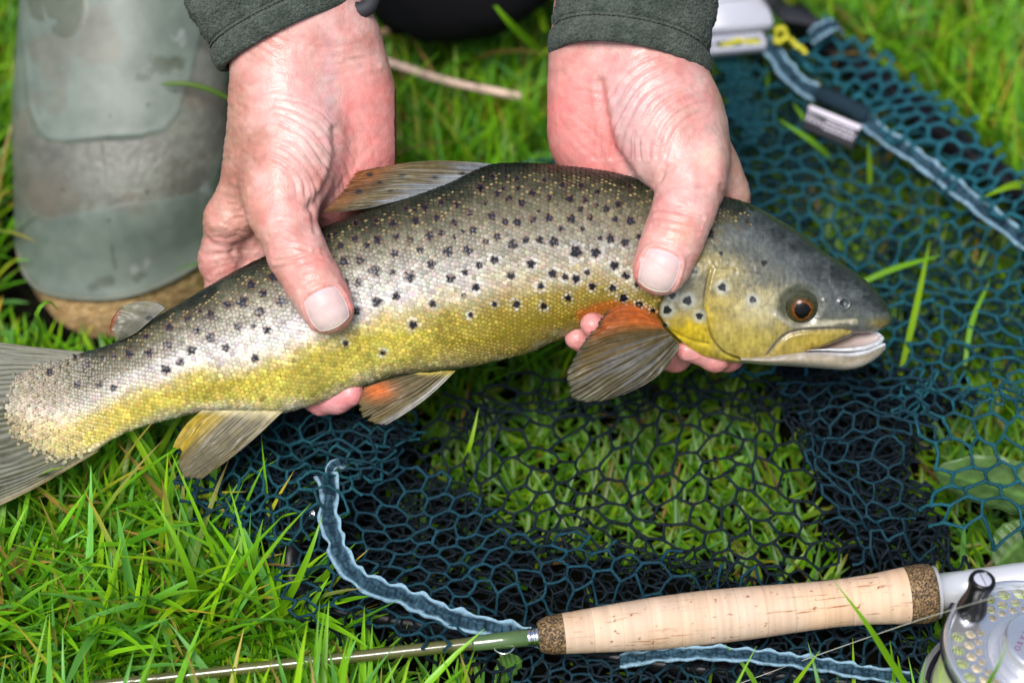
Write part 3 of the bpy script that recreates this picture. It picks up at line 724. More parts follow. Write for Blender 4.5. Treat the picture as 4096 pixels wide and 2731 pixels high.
    def c_pect(x, y, u, v):
        c = lerp((.36, .085, .014), (.09, .058, .016), sstep(.10, .34, u)); c = lerp(c, (.055, .046, .020), sstep(.35, .7, u))
        c = lerp(c, (.115, .115, .11), .65 * sstep(.05, .5, fbm(u * 22, v * 2.2, seed=12)) * sstep(.3, .5, u)); return lerp(c, (.06, .058, .03), sstep(.86, 1, v))
    fin('pectoral_fin', [(2640,1290,-190),(2660,1318,-205),(2690,1350,-210),(2718,1385,-200)],
        [(2425,1242,-240),(2372,1312,-262),(2310,1400,-282),(2262,1512,-290),(2282,1588,-282),(2385,1610,-268),(2490,1582,-248)],
        13, [(0, 0, -44), (.3, -8, -18), (1, 34, 14)], c_pect, nu=200, nv=50, amp=4.5, seed=6, bulge=-26)
    return root
FISH = build_fish()

# ---------------------------------------------------------------- person: hands, sleeves, boot, knee
def surface_nets(f, org, h):
    nx, ny, nz = f.shape; ins = f < 0
    acc = np.zeros((nx-1, ny-1, nz-1, 3), np.float32); cnt = np.zeros((nx-1, ny-1, nz-1), np.float32)
    def sl(dx, dy, dz): return (slice(dx, nx-1+dx), slice(dy, ny-1+dy), slice(dz, nz-1+dz))
    cor = [(0,0,0),(1,0,0),(0,1,0),(1,1,0),(0,0,1),(1,0,1),(0,1,1),(1,1,1)]
    for a, b in [(0,1),(2,3),(4,5),(6,7),(0,2),(1,3),(4,6),(5,7),(0,4),(1,5),(2,6),(3,7)]:
        fa, fb = f[sl(*cor[a])], f[sl(*cor[b])]; cr = (fa < 0) != (fb < 0)
        I = np.nonzero(cr); t = fa[I] / (fa[I] - fb[I])
        ca, cb = np.array(cor[a], float), np.array(cor[b], float)
        acc[I] += (ca + t[:, None] * (cb - ca)); cnt[I] += 1
    act = cnt > 0; idx = -np.ones(act.shape, np.int64); I = np.nonzero(act); idx[I] = np.arange(len(I[0]))
    V = (np.stack(I, -1) + acc[I] / cnt[I][:, None]) * h + org
    Fs = []
    for ax in range(3):
        o = [k for k in range(3) if k != ax]
        s0 = [slice(1, -1)] * 3; s0[ax] = slice(0, -1); s1 = [slice(1, -1)] * 3; s1[ax] = slice(1, None)
        A, B = ins[tuple(s0)], ins[tuple(s1)]; ch = np.nonzero(A != B)
        g = [None] * 3
        for k in range(3): g[k] = ch[k] + (0 if k == ax else 1)
        def cell(da, db):
            c = [x.copy() for x in g]; c[o[0]] -= da; c[o[1]] -= db; return idx[tuple(c)]
        q = np.stack([cell(0,0), cell(1,0), cell(1,1), cell(0,1)], -1)
        flip = A[ch] if ax != 1 else ~A[ch]
        q = np.where(flip[:, None], q[:, ::-1], q); q = q[(q >= 0).all(1)]; Fs.append(q)
    return V, np.vstack(Fs)[:, ::-1]

def sd_cone(X, a, b, ra, rb):
    v = b - a; L = float(v @ v) + 1e-6
    t = np.clip(((X[0]-a[0])*v[0] + (X[1]-a[1])*v[1] + (X[2]-a[2])*v[2]) / L, 0, 1)
    return np.sqrt((X[0]-a[0]-t*v[0])**2 + (X[1]-a[1]-t*v[1])**2 + (X[2]-a[2]-t*v[2])**2) - (ra + (rb-ra)*t)

def smin(a, b, k):
    h = np.maximum(k - np.abs(a-b), 0) / k; return np.minimum(a, b) - h*h*k*0.25

FH = Frame(0)
def hand_field(groups):
    """groups: list of (k_inside, k_to_rest, [chains]); chain = list of (x, y, d, r)"""
    G2 = []
    for ki, kr, chains in groups:
        segs = []
        for ch in chains:
            ch = [tuple(FH.place(c[0], c[1], c[2])) + (c[3],) for c in ch]
            for p, q in zip(ch[:-1], ch[1:]): segs.append((np.array(p[:3]), np.array(q[:3]), p[3], q[3]))
        G2.append((ki, kr, segs))
    def f(X):
        tot = None
        for ki, kr, segs in G2:
            d = None
            for a, b, ra, rb in segs:
                e = sd_cone(X, a, b, ra, rb); d = e if d is None else smin(d, e, ki)
            tot = d if tot is None else smin(tot, d, kr)
        return tot
    pts = np.array([p for _, _, segs in G2 for a, b, ra, rb in segs for p in (np.r_[a, ra], np.r_[b, rb])])
    lo = (pts[:, :3] - pts[:, 3:]).min(0) - 30; hi = (pts[:, :3] + pts[:, 3:]).max(0) + 30
    return f, lo, hi

def polish(f, V, it=2):
    for _ in range(it):
        e = 2.0; X = V.T.astype(np.float64); d = f(X)
        g = np.stack([f(X + np.array([[e],[0],[0]])) - d, f(X + np.array([[0],[e],[0]])) - d, f(X + np.array([[0],[0],[e]])) - d], 1) / e
        V = V - g * d[:, None] * np.minimum(1, 1 / (np.sum(g*g, 1)[:, None] + 1e-6))
    return V, g / (np.linalg.norm(g, axis=1)[:, None] + 1e-9)

def grooves(px, py, lines):
    h = np.zeros(px.shape)
    for pts, depth, wd in lines:
        c = curve(pts, 24) if len(pts) > 2 else np.array(pts, float)
        d = seg_dist(px, py, c[:, :2]); h += -depth * np.exp(-(d / wd) ** 2) + depth * .35 * np.exp(-((d - wd * 2.2) / wd) ** 2)
    return h

def make_hand(name, root, groups, relief, colour, nail, vox=7.5):
    f, lo, hi = hand_field(groups)
    xs = [np.arange(lo[i], hi[i], vox, dtype=np.float32) for i in range(3)]
    X = np.meshgrid(*xs, indexing='ij'); fld = f(X).astype(np.float32)
    V, F = surface_nets(fld, np.array([x[0] for x in xs]), vox)
    V, N = polish(f, V)
    px, py = FH.pix(V); facing = np.clip(-N[:, 2] * 2.5 + .4, 0, 1)
    h = relief(px, py, V[:, 2]) * facing
    h += (1.0 * fbm(V[:, 0] / 26, V[:, 1] / 26, V[:, 2] / 26, o=2, seed=3))
    ncx, ncy, nax, nw, nl = nail
    A = np.array(nax, float); A /= np.linalg.norm(A); Bx = np.array([-A[1], A[0]])
    def nuv(px, py): return ((px - ncx) * Bx[0] + (py - ncy) * Bx[1]) / (nw / 2), ((px - ncx) * A[0] + (py - ncy) * A[1]) / (nl / 2)
    nu_, nv_ = nuv(px, py); frontm = V[:, 2] < -150
    r = (np.abs(nu_) ** 3.2 + np.abs(nv_) ** 3.2) ** (1 / 3.2)
    # nail fold: the skin stands up round the plate at the sides and the root
    fold = np.exp(-((r - 1.13) / .09) ** 2) * (nv_ < .75)
    h += np.where(frontm, 5.5 * fold - 6 * np.exp(-((r - .99) / .05) ** 2), 0) * facing
    V2 = V + N * h[:, None]
    col = colour(px, py, V[:, 2], N)
    e = (np.exp(-((r - 1.02) / .06) ** 2) * .35 * frontm)[:, None]; col = col * (1 - e) + np.array([.50, .20, .17]) * e
    ob = mesh(name, FH.world(V2), F, MT['skin'], root, col)
    # nail plate: lies on the thumb, a curved sheet with its own thickness
    n1, n2 = 29, 31
    U, W = np.meshgrid(np.linspace(-1, 1, n1), np.linspace(-1, 1, n2), indexing='ij')
    # square to squircle
    sx = U * np.sqrt(1 - np.where(W > 0, .34, .30) * W * W); sy = W * np.sqrt(1 - np.where(W > 0, .36, .30) * U * U)
    qx = ncx + Bx[0] * sx * nw / 2 + A[0] * sy * nl / 2; qy = ncy + Bx[1] * sx * nw / 2 + A[1] * sy * nl / 2
    d = np.full(qx.shape, -520.0)
    for _ in range(60):
        k = kz(d) / FH.k0; Xq = np.stack([(qx - 2048) * k, (1365.5 - qy) * k, d]); d = d + np.clip(f(Xq), -40, 60) * .8
    d -= 5 - 6 * np.abs(sx) ** 4 + 5 * sstep(.6, 1, -sy) * -1 + 4 * sstep(.7, 1, sy)
    k = kz(d) / FH.k0; top = np.stack([(qx - 2048) * k, (1365.5 - qy) * k, d], -1)
    bot = top.copy(); bot[..., 2] += 9
    q = n1 * n2; idx = np.arange(q).reshape(n1, n2)
    loop = np.concatenate([idx[:, 0], idx[-1, 1:], idx[-2::-1, -1], idx[0, -2:0:-1]]); l2 = np.roll(loop, -1)
    Fn = np.vstack([grid_faces(n1, n2), grid_faces(n1, n2, flip=True) + q, np.stack([loop, l2, l2 + q, loop + q], 1)])
    cn = lerp((.60, .40, .39), (.63, .47, .45), sstep(-.9, .6, sy)); cn = lerp(cn, (.54, .46, .36), sstep(.80, .96, sy))
    lun = sstep(-.55, -.75, sy - .25 * sx * sx); cn = lerp(cn, (.58, .43, .44), lun * .5)
    cn = cn * (1 + .03 * np.sin(sx * 40 + 3 * vnoise(sx * 3, sy))[..., None])
    mesh('thumbnail', FH.world(np.stack([top, bot]).reshape(-1, 3)), Fn, MT['nail'], ob, np.stack([cn, cn]).reshape(-1, 3))
    return ob

def arcs(px, py, cx, cy, r0, r1, a0, a1, period, amp, seed):
    """bunched skin: folds running round a joint"""
    r = np.hypot(px - cx, py - cy); an = np.degrees(np.arctan2(-(py - cy), px - cx))
    wob = 14 * fbm(px / 160, py / 160, o=2, seed=seed)
    m = sstep(r0, r0 + 40, r) * (1 - sstep(r1 - 90, r1, r)) * sstep(a0, a0 + 25, an) * (1 - sstep(a1 - 25, a1, an))
    s1 = (.5 + .5 * np.cos(2*np.pi * (r + wob) / period)) ** 4; s2 = (.5 + .5 * np.cos(2*np.pi * (r * 1.63 + wob * 1.4) / period)) ** 4
    return -amp * m * (s1 * (.9 + .25 * vnoise(px / 90, py / 90, seed=seed + 1)) + .45 * s2)

def build_hand_one(root):
    g = [(120, 60, [[(1110,-160,40,235),(1150,120,40,215),(1120,300,20,165),(1085,470,10,140),(1050,640,20,132)],       # radial side of wrist
                    [(1260,60,60,180),(1330,180,80,172),(1395,380,110,160),(1412,520,140,150),(1405,650,160,150),(1330,760,180,150)]]),   # ulnar side, heel of the palm
         (90, 90, [[(1160,380,-10,180),(1172,560,-50,182),(1150,690,-95,160),(1120,790,-125,128)]]),                                   # thenar
         (60, 70, [[(1100,780,-130,122),(1140,890,-185,112),(1190,1015,-245,106)],
                   [(1190,1015,-245,106),(1255,1130,-285,99),(1306,1222,-298,90),(1318,1245,-298,82)]]),
         (90, 90, [[(1150,640,120,175),(1260,720,170,165),(1150,800,170,150)], [(1040,640,60,128),(930,860,110,95)]]),
         (40, 60, [[(905,880,118,86),(882,1040,215,84),(905,1160,270,76)], [(905,1160,270,76),(960,1440,270,68),(1030,1540,190,60),(1100,1560,120,54)]]),
         (40, 40, [[(1020,900,215,88),(1040,1080,290,82),(1060,1330,300,74)], [(1060,1330,300,74),(1160,1520,250,68),(1285,1592,100,62),(1345,1588,40,60),(1400,1570,-5,56)]]),
         (40, 40, [[(1160,900,260,86),(1200,1080,305,80),(1230,1350,305,72)], [(1230,1350,305,72),(1300,1480,230,62),(1380,1490,150,54),(1420,1480,120,50)]]),
         (40, 40, [[(1300,850,255,82),(1360,1020,300,72),(1390,1250,300,64)], [(1390,1250,300,64),(1440,1400,230,56),(1490,1430,160,48)]])]
    def relief(px, py, d):
        h = arcs(px, py, 1030, 800, 130, 470, -15, 95, 38, 6.5, 50) * (d < 60)
        h += arcs(px, py, 1300, -260, 420, 640, -150, -60, 40, 2.6, 60)
        h += grooves(px, py, [([(1075,950),(1120,935),(1165,960)], 6, 7), ([(1090,1005),(1150,985),(1235,1000)], 6, 6), ([(1100,1045),(1180,1032),(1265,1005)], 6.5, 6), ([(1095,1075),(1180,1060),(1275,1030)], 4, 6), ([(1200,1160),(1265,1130),(1340,1130)], 3, 6),
                              ([(1240,800),(1250,860),(1262,930)], 5, 8), ([(1340,520),(1345,640),(1300,760),(1240,830)], 10, 14),
                              ([(1385,240),(1460,240),(1510,262)], 5, 8), ([(950,420),(1000,440),(1090,430)], 3, 8), ([(960,360),(1040,372),(1130,350)], 3, 8),
                              ([(1395,470),(1430,560),(1420,680)], 1.5, 8), ([(1440,470),(1490,560),(1500,650)], 1.5, 8), ([(1300,820),(1390,700),(1500,560)], 1.6, 9), ([(1340,860),(1430,760),(1530,660)], 1.4, 9),
                              ([(830,960),(870,985),(960,980)], 5, 9), ([(822,1020),(900,1010),(970,1000)], 5, 9), ([(850,900),(930,920),(985,890)], -5, 22),
                              ([(960,1060),(930,1010),(990,960)], 6, 12), ([(1010,800),(985,870),(1000,930)], -4, 26)])
        e = (1 - sstep(1000, 1080, px)) * sstep(260, 400, py); h += e * 2.6 * fbm(px / 22, py / 13, o=2, seed=70)
        return h + 1.2 * fbm(px / 22, py / 9, o=2, seed=72) * sstep(700, 900, py)
    def colour(px, py, d, N):
        n = fbm(px / 80, py / 80, o=3, seed=80); n2 = fbm(px / 24, py / 24, o=2, seed=81)
        c = lerp((.55, .265, .230), (.61, .325, .29), .5 + n)
        t = (1 - sstep(960, 1110, px + 60 * n)) * sstep(250, 330, py) * (1 - sstep(900, 1000, py)); c = lerp(c, (.40, .18, .125), .6 * t)
        c = lerp(c, (.64, .40, .37), np.exp(-(((px - 1230) / 110) ** 2 + ((py - 480) / 220) ** 2)) * .8)      # pale mauve sky light painted on the ball of the thumb
        c = lerp(c, (.56, .36, .38), np.exp(-(((px - 1320) / 30) ** 2 + ((py - 330) / 260) ** 2)) * .5)       # vein
        pal = sstep(1330, 1400, px) * sstep(200, 420, py) + sstep(1180, 1260, px) * sstep(760, 840, py) * (d > -60); c = lerp(c, (.62, .225, .205), np.clip(pal, 0, 1) * .85)
        c = lerp(c, (.66, .28, .23), (np.exp(-(((px - 1240) / 95) ** 2 + ((py - 1100) / 55) ** 2)) + .8 * np.exp(-(((px - 1040) / 60) ** 2 + ((py - 790) / 90) ** 2))) * .6)
        c = lerp(c, (.64, .27, .24), sstep(1020, 1110, py) * (d > -20) * .75)
        fng = (py > 1450) & (d > -200); c = np.where(fng[:, None], np.array([.66, .26, .27]), c)
        c = lerp(c, (.30, .06, .06), (1 - sstep(3, 10, np.hypot(px - 1394, py - 1253))) * (d < -150))
        rd = fbm(px / 40 + 5, py / 40, o=3, seed=90)[:, None]
        return c * (1 + .08 * n2)[:, None] * (1 + rd * np.array([.03, -.10, -.08]))
    return make_hand('hand', root, g, relief, colour, (1308, 1236, (.46, .888), 162, 164))

def build_hand_two(root):
    g = [(120, 60, [[(2560,-120,60,200),(2540,150,40,195),(2600,320,10,185),(2690,470,-10,175),(2735,590,-50,150)],
                    [(2400,-100,70,150),(2392,60,70,150),(2375,250,80,150),(2372,430,110,156),(2388,560,140,160),(2440,680,170,165)]]),
         (90, 80, [[(2585,330,-10,178),(2640,480,-60,195),(2705,600,-105,160),(2770,650,-130,124)]]),
         (50, 70, [[(2768,648,-132,124),(2765,740,-190,124),(2732,850,-245,114)],
                   [(2732,850,-245,114),(2690,960,-285,110),(2648,1062,-300,101),(2640,1075,-300,95)]]),
         (90, 90, [[(2500,640,150,170),(2660,700,190,160)], [(2770,560,30,125),(2845,670,100,92),(2900,770,150,88)]]),
         (40, 60, [[(2838,650,100,80),(2905,790,190,78),(2950,900,245,76)], [(2950,900,245,76),(2950,1200,260,70),(2910,1420,110,60),(2860,1428,20,52),(2745,1402,-60,42)]]),
         (40, 40, [[(2760,740,220,84),(2820,950,285,78),(2800,1200,280,70)], [(2800,1200,280,70),(2700,1420,160,62),(2590,1385,20,55),(2560,1380,-10,52)]]),
         (40, 40, [[(2630,780,250,84),(2640,980,300,76),(2600,1200,285,68)], [(2600,1200,285,68),(2540,1370,140,60),(2450,1330,-60,56),(2370,1298,-150,48)]]),
         (40, 40, [[(2500,760,240,80),(2480,960,295,70),(2460,1180,280,62)], [(2460,1180,280,62),(2440,1370,150,56),(2370,1375,10,52),(2308,1352,-40,48)]])]
    def relief(px, py, d):
        h = arcs(px, py, 2850, 640, 150, 540, 84, 226, 37, 7.5, 150) * (d < 90)
        h += grooves(px, py, [([(2625,835),(2720,848),(2810,872)], 7, 6), ([(2625,868),(2720,885),(2800,908)], 5, 6), ([(2610,900),(2700,915),(2790,935)], 3.5, 6), ([(2600,965),(2680,965),(2740,990)], 3, 6), ([(2640,720),(2655,690),(2690,665)], 8, 10), ([(2620,735),(2640,700),(2660,660)], 6, 9),
                              ([(2400,330),(2420,480),(2450,590),(2520,690)], 12, 15), ([(2250,372),(2330,362),(2400,380)], 2, 7),
                              ([(2235,470),(2300,560),(2400,650)], 1.6, 9), ([(2260,430),(2340,500),(2450,600)], 1.4, 9),
                              ([(2868,600),(2880,660),(2872,720)], -7, 30), ([(2790,740),(2860,750),(2890,790)], 3, 8), ([(2880,740),(2905,790),(2960,840)], 5, 9),
                              ([(2595,1010),(2570,1060),(2560,1110)], 3, 7)])
        return h + 1.2 * fbm(px / 22, py / 9, o=2, seed=172) * sstep(600, 800, py)
    def colour(px, py, d, N):
        n = fbm(px / 80, py / 80, o=3, seed=180); n2 = fbm(px / 24, py / 24, o=2, seed=181)
        c = lerp((.56, .275, .245), (.62, .335, .305), .5 + n)
        c = lerp(c, (.54, .335, .345), np.exp(-(((px - 2510) / 110) ** 2 + ((py - 470) / 170) ** 2)) * .75)  # mauve sky light painted on this thumb's ball as well
        pal = (1 - sstep(2400, 2455, px - .25 * (py - 400))) * sstep(200, 420, py); c = lerp(c, (.62, .22, .20), pal * .9)
        c = lerp(c, (.67, .46, .37), np.exp(-(((px - 2830) / 50) ** 2 + ((py - 620) / 70) ** 2)) * .7)
        c = lerp(c, (.60, .29, .20), np.exp(-(((px - 2735) / 70) ** 2 + ((py - 925) / 50) ** 2)) * .6)
        c = lerp(c, (.50, .27, .20), sstep(2870, 2930, px) * (d > -40) * .6)
        c = lerp(c, (.66, .29, .25), np.exp(-(((px - 2580) / 40) ** 2 + ((py - 1040) / 90) ** 2)) * .5)
        fng = (py > 1200) & (d > -260) & (px < 2500) | (py > 1350); c = np.where(fng[:, None], np.array([.62, .25, .24]), c)
        rd = fbm(px / 40 + 5, py / 40, o=3, seed=190)[:, None]
        return c * (1 + .08 * n2)[:, None] * (1 + rd * np.array([.03, -.10, -.08]))
    return make_hand('hand', root, g, relief, colour, (2636, 1082, (-.34, .94), 156, 168))

def sleeve(root, ctr, e1, ax, ra, rd, tilt, length, grow, seed):
    """fleece sleeve: a tube with a turned, stitched hem; e1, ax in picture directions (x right, y down)"""
    e1 = np.array(e1, float) / np.hypot(*e1); ax = np.array(ax, float) / np.hypot(*ax)
    na = 300; a = np.linspace(0, 2*np.pi, na, endpoint=False)
    prof = [(150, .84), (60, .86), (20, .88), (4, .90), (-6, .945), (-4, .99), (8, 1.03), (30, 1.045), (60, 1.045), (80, 1.03), (88, .995), (93, .985), (98, 1.0), (103, .99), (108, .985), (114, 1.005), (130, 1.015)]
    prof = [(s, r) for s, r in prof]
    s = np.array([p[0] for p in prof], float); r = np.array([p[1] for p in prof])
    n0 = len(s); so = curve(np.stack([s, r * 300], 1), 130); s, r = so[:, 0], so[:, 1] / 300
    s = np.concatenate([s, np.arange(138, length, 8)]); r = np.concatenate([r, np.full(len(s) - len(r), 1.015)])
    inner = np.arange(len(s)) < 30
    R1 = ra * (r + grow * np.maximum(s - 130, 0) / 500)[:, None]; R2 = rd * (r + grow * np.maximum(s - 130, 0) / 500)[:, None]
    ca, sa = np.cos(a)[None], np.sin(a)[None]                       # sa > 0 = towards the camera
    wr = 9 * fbm(np.cos(a)[None] * 1.6 + s[:, None] / 260, np.sin(a)[None] * 1.6, s[:, None] / 95, o=2, seed=seed) * sstep(90, 200, s)[:, None] * 2
    fz = 2.6 * fbm(a[None] * 60, s[:, None] / 9.0, o=2, seed=seed + 5) * (s > -10)[:, None] + rng.normal(0, 1.1, (len(s), na))
    fz[:30] *= .4
    R1 = R1 + wr + fz; R2 = R2 + wr + fz
    along = s[:, None] + tilt * sa
    X = ctr[0] + e1[0] * R1 * ca + ax[0] * along
    Y = ctr[1] + e1[1] * R1 * ca + ax[1] * along
    Dd = ctr[2] - R2 * sa
    L = np.stack([X - 2048, 1365.5 - Y, Dd], -1)
    nn = fbm(a[None] * 9, s[:, None] / 40, o=3, seed=seed)
    col = lerp((.050, .066, .054), (.078, .098, .082), np.clip(.5 + .7 * nn, 0, 1))
    n1 = len(s)
    cut = int(np.argmax(s >= 97)) if (s >= 97).any() else n1
    i_seam = [i for i in range(30, n1) if s[i] >= 97][0]
    Vw = FH.world(L); F = grid_faces(n1, na, cv=True)
    rows = F.reshape(n1 - 1, na, 4)
    body = mesh('fleece_sleeve', Vw[i_seam:].reshape(-1, 3), grid_faces(n1 - i_seam, na, cv=True), MT['fleece'], root, col[i_seam:])
    mesh('cuff', Vw[:i_seam + 1].reshape(-1, 3), grid_faces(i_seam + 1, na, cv=True), MT['fleece'], body, col[:i_seam + 1])
    # stitches: a line of short threads sunk in the seam
    parts = []
    i0 = i_seam - 1
    for q in range(0, na, 3):
        p = Vw[i0, q]; p2 = Vw[i0, (q + 2) % na]; m = (p + p2) / 2
        outv = m - Vw[i0].mean(0); outv /= np.linalg.norm(outv)
        parts.append(tube([p, m + outv * .00025, p2], .00022, 5))
    V, F = join(parts); mesh('stitching', V, F, MT['fleece'], body, np.tile((.035, .042, .038), (len(V), 1)))
    return body

def build_boot(root):
    cx, top = 448, -230
    WELT = curve([(58,950),(76,1025),(100,1090),(150,1150),(230,1180),(320,1192),(410,1194),(500,1184),(620,1148),(740,1090),(850,1010),(905,900)], 160)
    SOLE = curve([(75,960),(105,1090),(140,1170),(190,1250),(245,1325),(330,1350),(420,1352),(510,1345),(640,1300),(760,1240),(860,1160),(900,980)], 160)
    FB = Frame(950)
    nA, nR = 160, 170
    an = np.linspace(np.pi, 0, nA)
    t = np.linspace(0, 1, nR)
    # left and right outline by height in the picture
    yy = np.linspace(top, 1200, 60)
    xl = np.interp(yy, [-230, 0, 200, 350, 600, 850, 950, 1085, 1200], [90, 76, 62, 50, 44, 48, 54, 80, 100])
    xr = np.interp(yy, [-230, 0, 120, 300, 420, 600, 750, 900, 1200], [800, 830, 880, 925, 930, 925, 915, 905, 880])
    X = np.zeros((nA, nR)); Y = np.zeros_like(X); Z = np.zeros_like(X)
    fr = np.arange(nA) / (nA - 1)
    yb = WELT[:, 1]; xb = WELT[:, 0]
    for j in range(nR):
        y = top + (yb - top) * t[j]
        l, r = np.interp(y, yy, xl), np.interp(y, yy, xr); c, hw = (l + r) / 2, (r - l) / 2
        xe = c + hw * np.cos(an); wv = sstep(.55, 1, t[j])
        X[:, j] = xe * (1 - wv) + xb * wv; Y[:, j] = y
        dep = 330 * (1 - np.sin(an) ** .8)
        Z[:, j] = 900 + dep * (1 - .75 * wv) + 190 * sstep(.62, 1, t[j]) ** 1.6 + wv * 120 * np.abs(np.cos(an)) ** 2
    # panels: the raised overlays of the vamp and the rubbed suede-like band between
    PANEL = [(-60,-300),(60,0),(95,250),(110,430),(140,510),(185,560),(260,568),(430,552),(560,548),(660,520),(715,455),(738,380),(760,330),(815,90),(830,-300)]
    BAND = [(-60,560),(95,790),(130,850),(180,872),(260,868),(400,838),(520,815),(660,800),(770,780),(840,735),(880,640),(960,400),(815,90),(738,380),(715,455),(660,520),(560,548),(430,552),(260,568),(185,560),(110,500),(60,420),(-60,400)]
    EMB = [(60,-80),(110,0),(125,65),(150,80),(178,86),(182,62),(172,20),(195,70),(232,82),(228,98),(206,106),(212,130),(245,148),(275,150),(300,140),(330,100),(345,40),(335,-80)]
    sp, sb, se = sdpoly(X, Y, PANEL), sdpoly(X, Y, BAND), sdpoly(X, Y, EMB)
    lft = (1 - .75 * sstep(430, 700, X)); h = lft * 8 * sstep(-9, 9, sp) + lft * 5 * np.exp(-((sp - 10) / 11) ** 2) + 5 * sstep(-6, 8, se) - 3 * sstep(-8, 8, sb) * (1 - sstep(-6, 6, sp))
    h += 4 * np.exp(-(seg_dist(X, Y, [(415, 560), (432, 700), (428, 860), (440, 1000)]) / 7) ** 2) + 8 * fbm(X / 300, Y / 300, o=2, seed=33)
    h += 1.2 * fbm(X / 18, Y / 18, o=2, seed=37) * sstep(-5, 15, sb)
    Z = Z - h
    # welt groove at the last rows
    n = fbm(X / 120, Y / 120, o=4, seed=34); n2 = fbm(X / 26, Y / 26, o=3, seed=35)
    c = lerp((.098, .128, .108), (.138, .168, .142), np.clip(.5 + .6 * n, 0, 1))
    bandm = sstep(-8, 16, sb + 8 * n2) * (1 - sstep(-8, 9, sp))
    c = lerp(c, lerp((.085, .076, .062), (.15, .15, .125), np.clip(.55 + .45 * n2 + .5 * n, 0, 1)), bandm * .72)
    c = lerp(c, (.10, .095, .075), .8 * np.exp(-(((X - 120) / 110) ** 2 + ((Y - 740) / 110) ** 2)) * (n2 > -.1) * bandm)
    dirt = sstep(.25, .7, fbm(X / 200 + 7, Y / 200, o=4, seed=36)) * .45; c = lerp(c, (.12, .10, .075), dirt * (1 - sstep(860, 950, Y)))
    e = sstep(-6, 6, se); c = lerp(c, (.075, .085, .06), e * .8)
    for (x, y, r) in [(440,464,8),(592,420,9),(436,882,8),(250,760,6),(702,370,6),(590,770,9)]:
        c = lerp(c, (.03, .045, .02), .8 * (1 - sstep(.5, 1.4, np.hypot(X - x, Y - y) / r)))
    for (x, y, r) in [(650,262,44),(700,256,30),(570,312,20),(430,1128,26),(560,1108,20),(370,1150,22)]:
        q = np.hypot((X - x) / 1.8, Y - y) / r + .4 * n2; c = lerp(c, (.05, .062, .04), .6 * (1 - sstep(.5, 1.1, q)))
    for (x, y, r) in [(725,150,26),(805,800,22),(820,745,18),(845,775,16),(540,1085,14),(590,1058,12)]:
        q = np.hypot(X - x, (Y - y) / 1.3) / r + .7 * n2; c = lerp(c, (.28, .30, .30), .45 * (1 - sstep(.4, 1.1, q)))
    e = (1 - sstep(2, 6, seg_dist(X, Y, [(448,985),(452,1030),(464,1075)]))); c = lerp(c, (.05, .06, .045), .8 * e)
    L = np.stack([(X - 2048) * kz(Z) / FB.k0, (1365.5 - Y) * kz(Z) / FB.k0, Z], -1)
    boot = mesh('wading_boot', FB.world(L), grid_faces(nA, nR, flip=True), MT['rubber'], root, c)
    # back of the boot so that it is a closed volume
    # welt: a rounded cord all along the edge
    zb = Z[:, -1]
    wl = np.stack([(WELT[:, 0] - 2048) * kz(zb) / FB.k0, (1365.5 - WELT[:, 1]) * kz(zb) / FB.k0, zb - 6], -1)
    V, F = tube(FB.world(wl), M * 13 * np.clip(np.minimum(np.arange(160), 159 - np.arange(160)) / 26 + .1, .1, 1), 10); mesh('welt', V, F, MT['rubber'], boot, np.tile((.13, .145, .115), (len(V), 1)))
    # sole wall: from the welt down to the ground, slightly drawn in
    nS = 36; tS = np.linspace(0, 1, nS)
    zs = zb + 20; ze = zb + 215
    SX = WELT[:, 0][:, None] * (1 - tS) + SOLE[:, 0][:, None] * tS; SY = (WELT[:, 1] + 8)[:, None] * (1 - tS) + SOLE[:, 1][:, None] * tS
    SZ = zs[:, None] * (1 - tS) + ze[:, None] * tS - 14 * np.sin(np.pi * tS)[None]
    nb = fbm(SX / 26, SY / 11, o=3, seed=38); SZ = SZ - 5 * nb
    Ls = np.stack([(SX - 2048) * kz(SZ) / FB.k0, (1365.5 - SY) * kz(SZ) / FB.k0, SZ], -1)
    Lc = Ls[:, -1].copy(); Lc[:, 2] += 420; Lc[:, 1] += 330                              # underside, running back
    Ls = np.concatenate([Ls, Lc[:, None]], 1)
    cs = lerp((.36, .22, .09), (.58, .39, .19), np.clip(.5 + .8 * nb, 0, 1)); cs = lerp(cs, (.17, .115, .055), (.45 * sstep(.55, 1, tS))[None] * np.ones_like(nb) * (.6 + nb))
    cs = np.concatenate([cs, cs[:, -1:]], 1)
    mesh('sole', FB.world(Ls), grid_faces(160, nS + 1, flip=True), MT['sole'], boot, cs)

def build_person():
    root = thing('person', 'person kneeling in a grey-green fleece and rubber wading boot, gripping the trout with both hands', 'person', P(1750, 250, 1500))
    build_hand_one(root); build_hand_two(root)
    sleeve(root, (1148, 146, 30), (.898, -.44), (-.40, -.916), 300, 265, 6, 560, .06, 210)
    sleeve(root, (2518, 262, 30), (.985, .17), (.07, -.997), 318, 275, 62, 620, .02, 230)
    build_boot(root)
    # the other knee in black waders, far behind the fish
    kp = np.array([P(1900, -1500, 1150), P(1910, -600, 1600), P(1920, -20, 1760), P(1950, 60, 1810)])
    ks = curve(kp, 24); rr = np.interp(np.linspace(0, 1, 24), [0, .6, .85, .95, 1], [.062, .058, .050, .042, .024])
    V, F = tube(ks, rr, 40); mesh('wader_knee', V + .002 * fbm(V[:, 0:1] * 60, V[:, 1:2] * 60, V[:, 2:3] * 60, seed=2), F, MT['black'], root)
    # black wrist strap just showing under the first cuff
    sp = [P(1405, 34, -30), P(1440, 42, -40), P(1470, 28, -40), P(1488, -10, -25), P(1490, -50, 0)]
    V, F = tube(curve(sp, 20), .0032, 10); mesh('wrist_strap', V, F, MT['strap'], root)
    return root
PERSON = build_person()

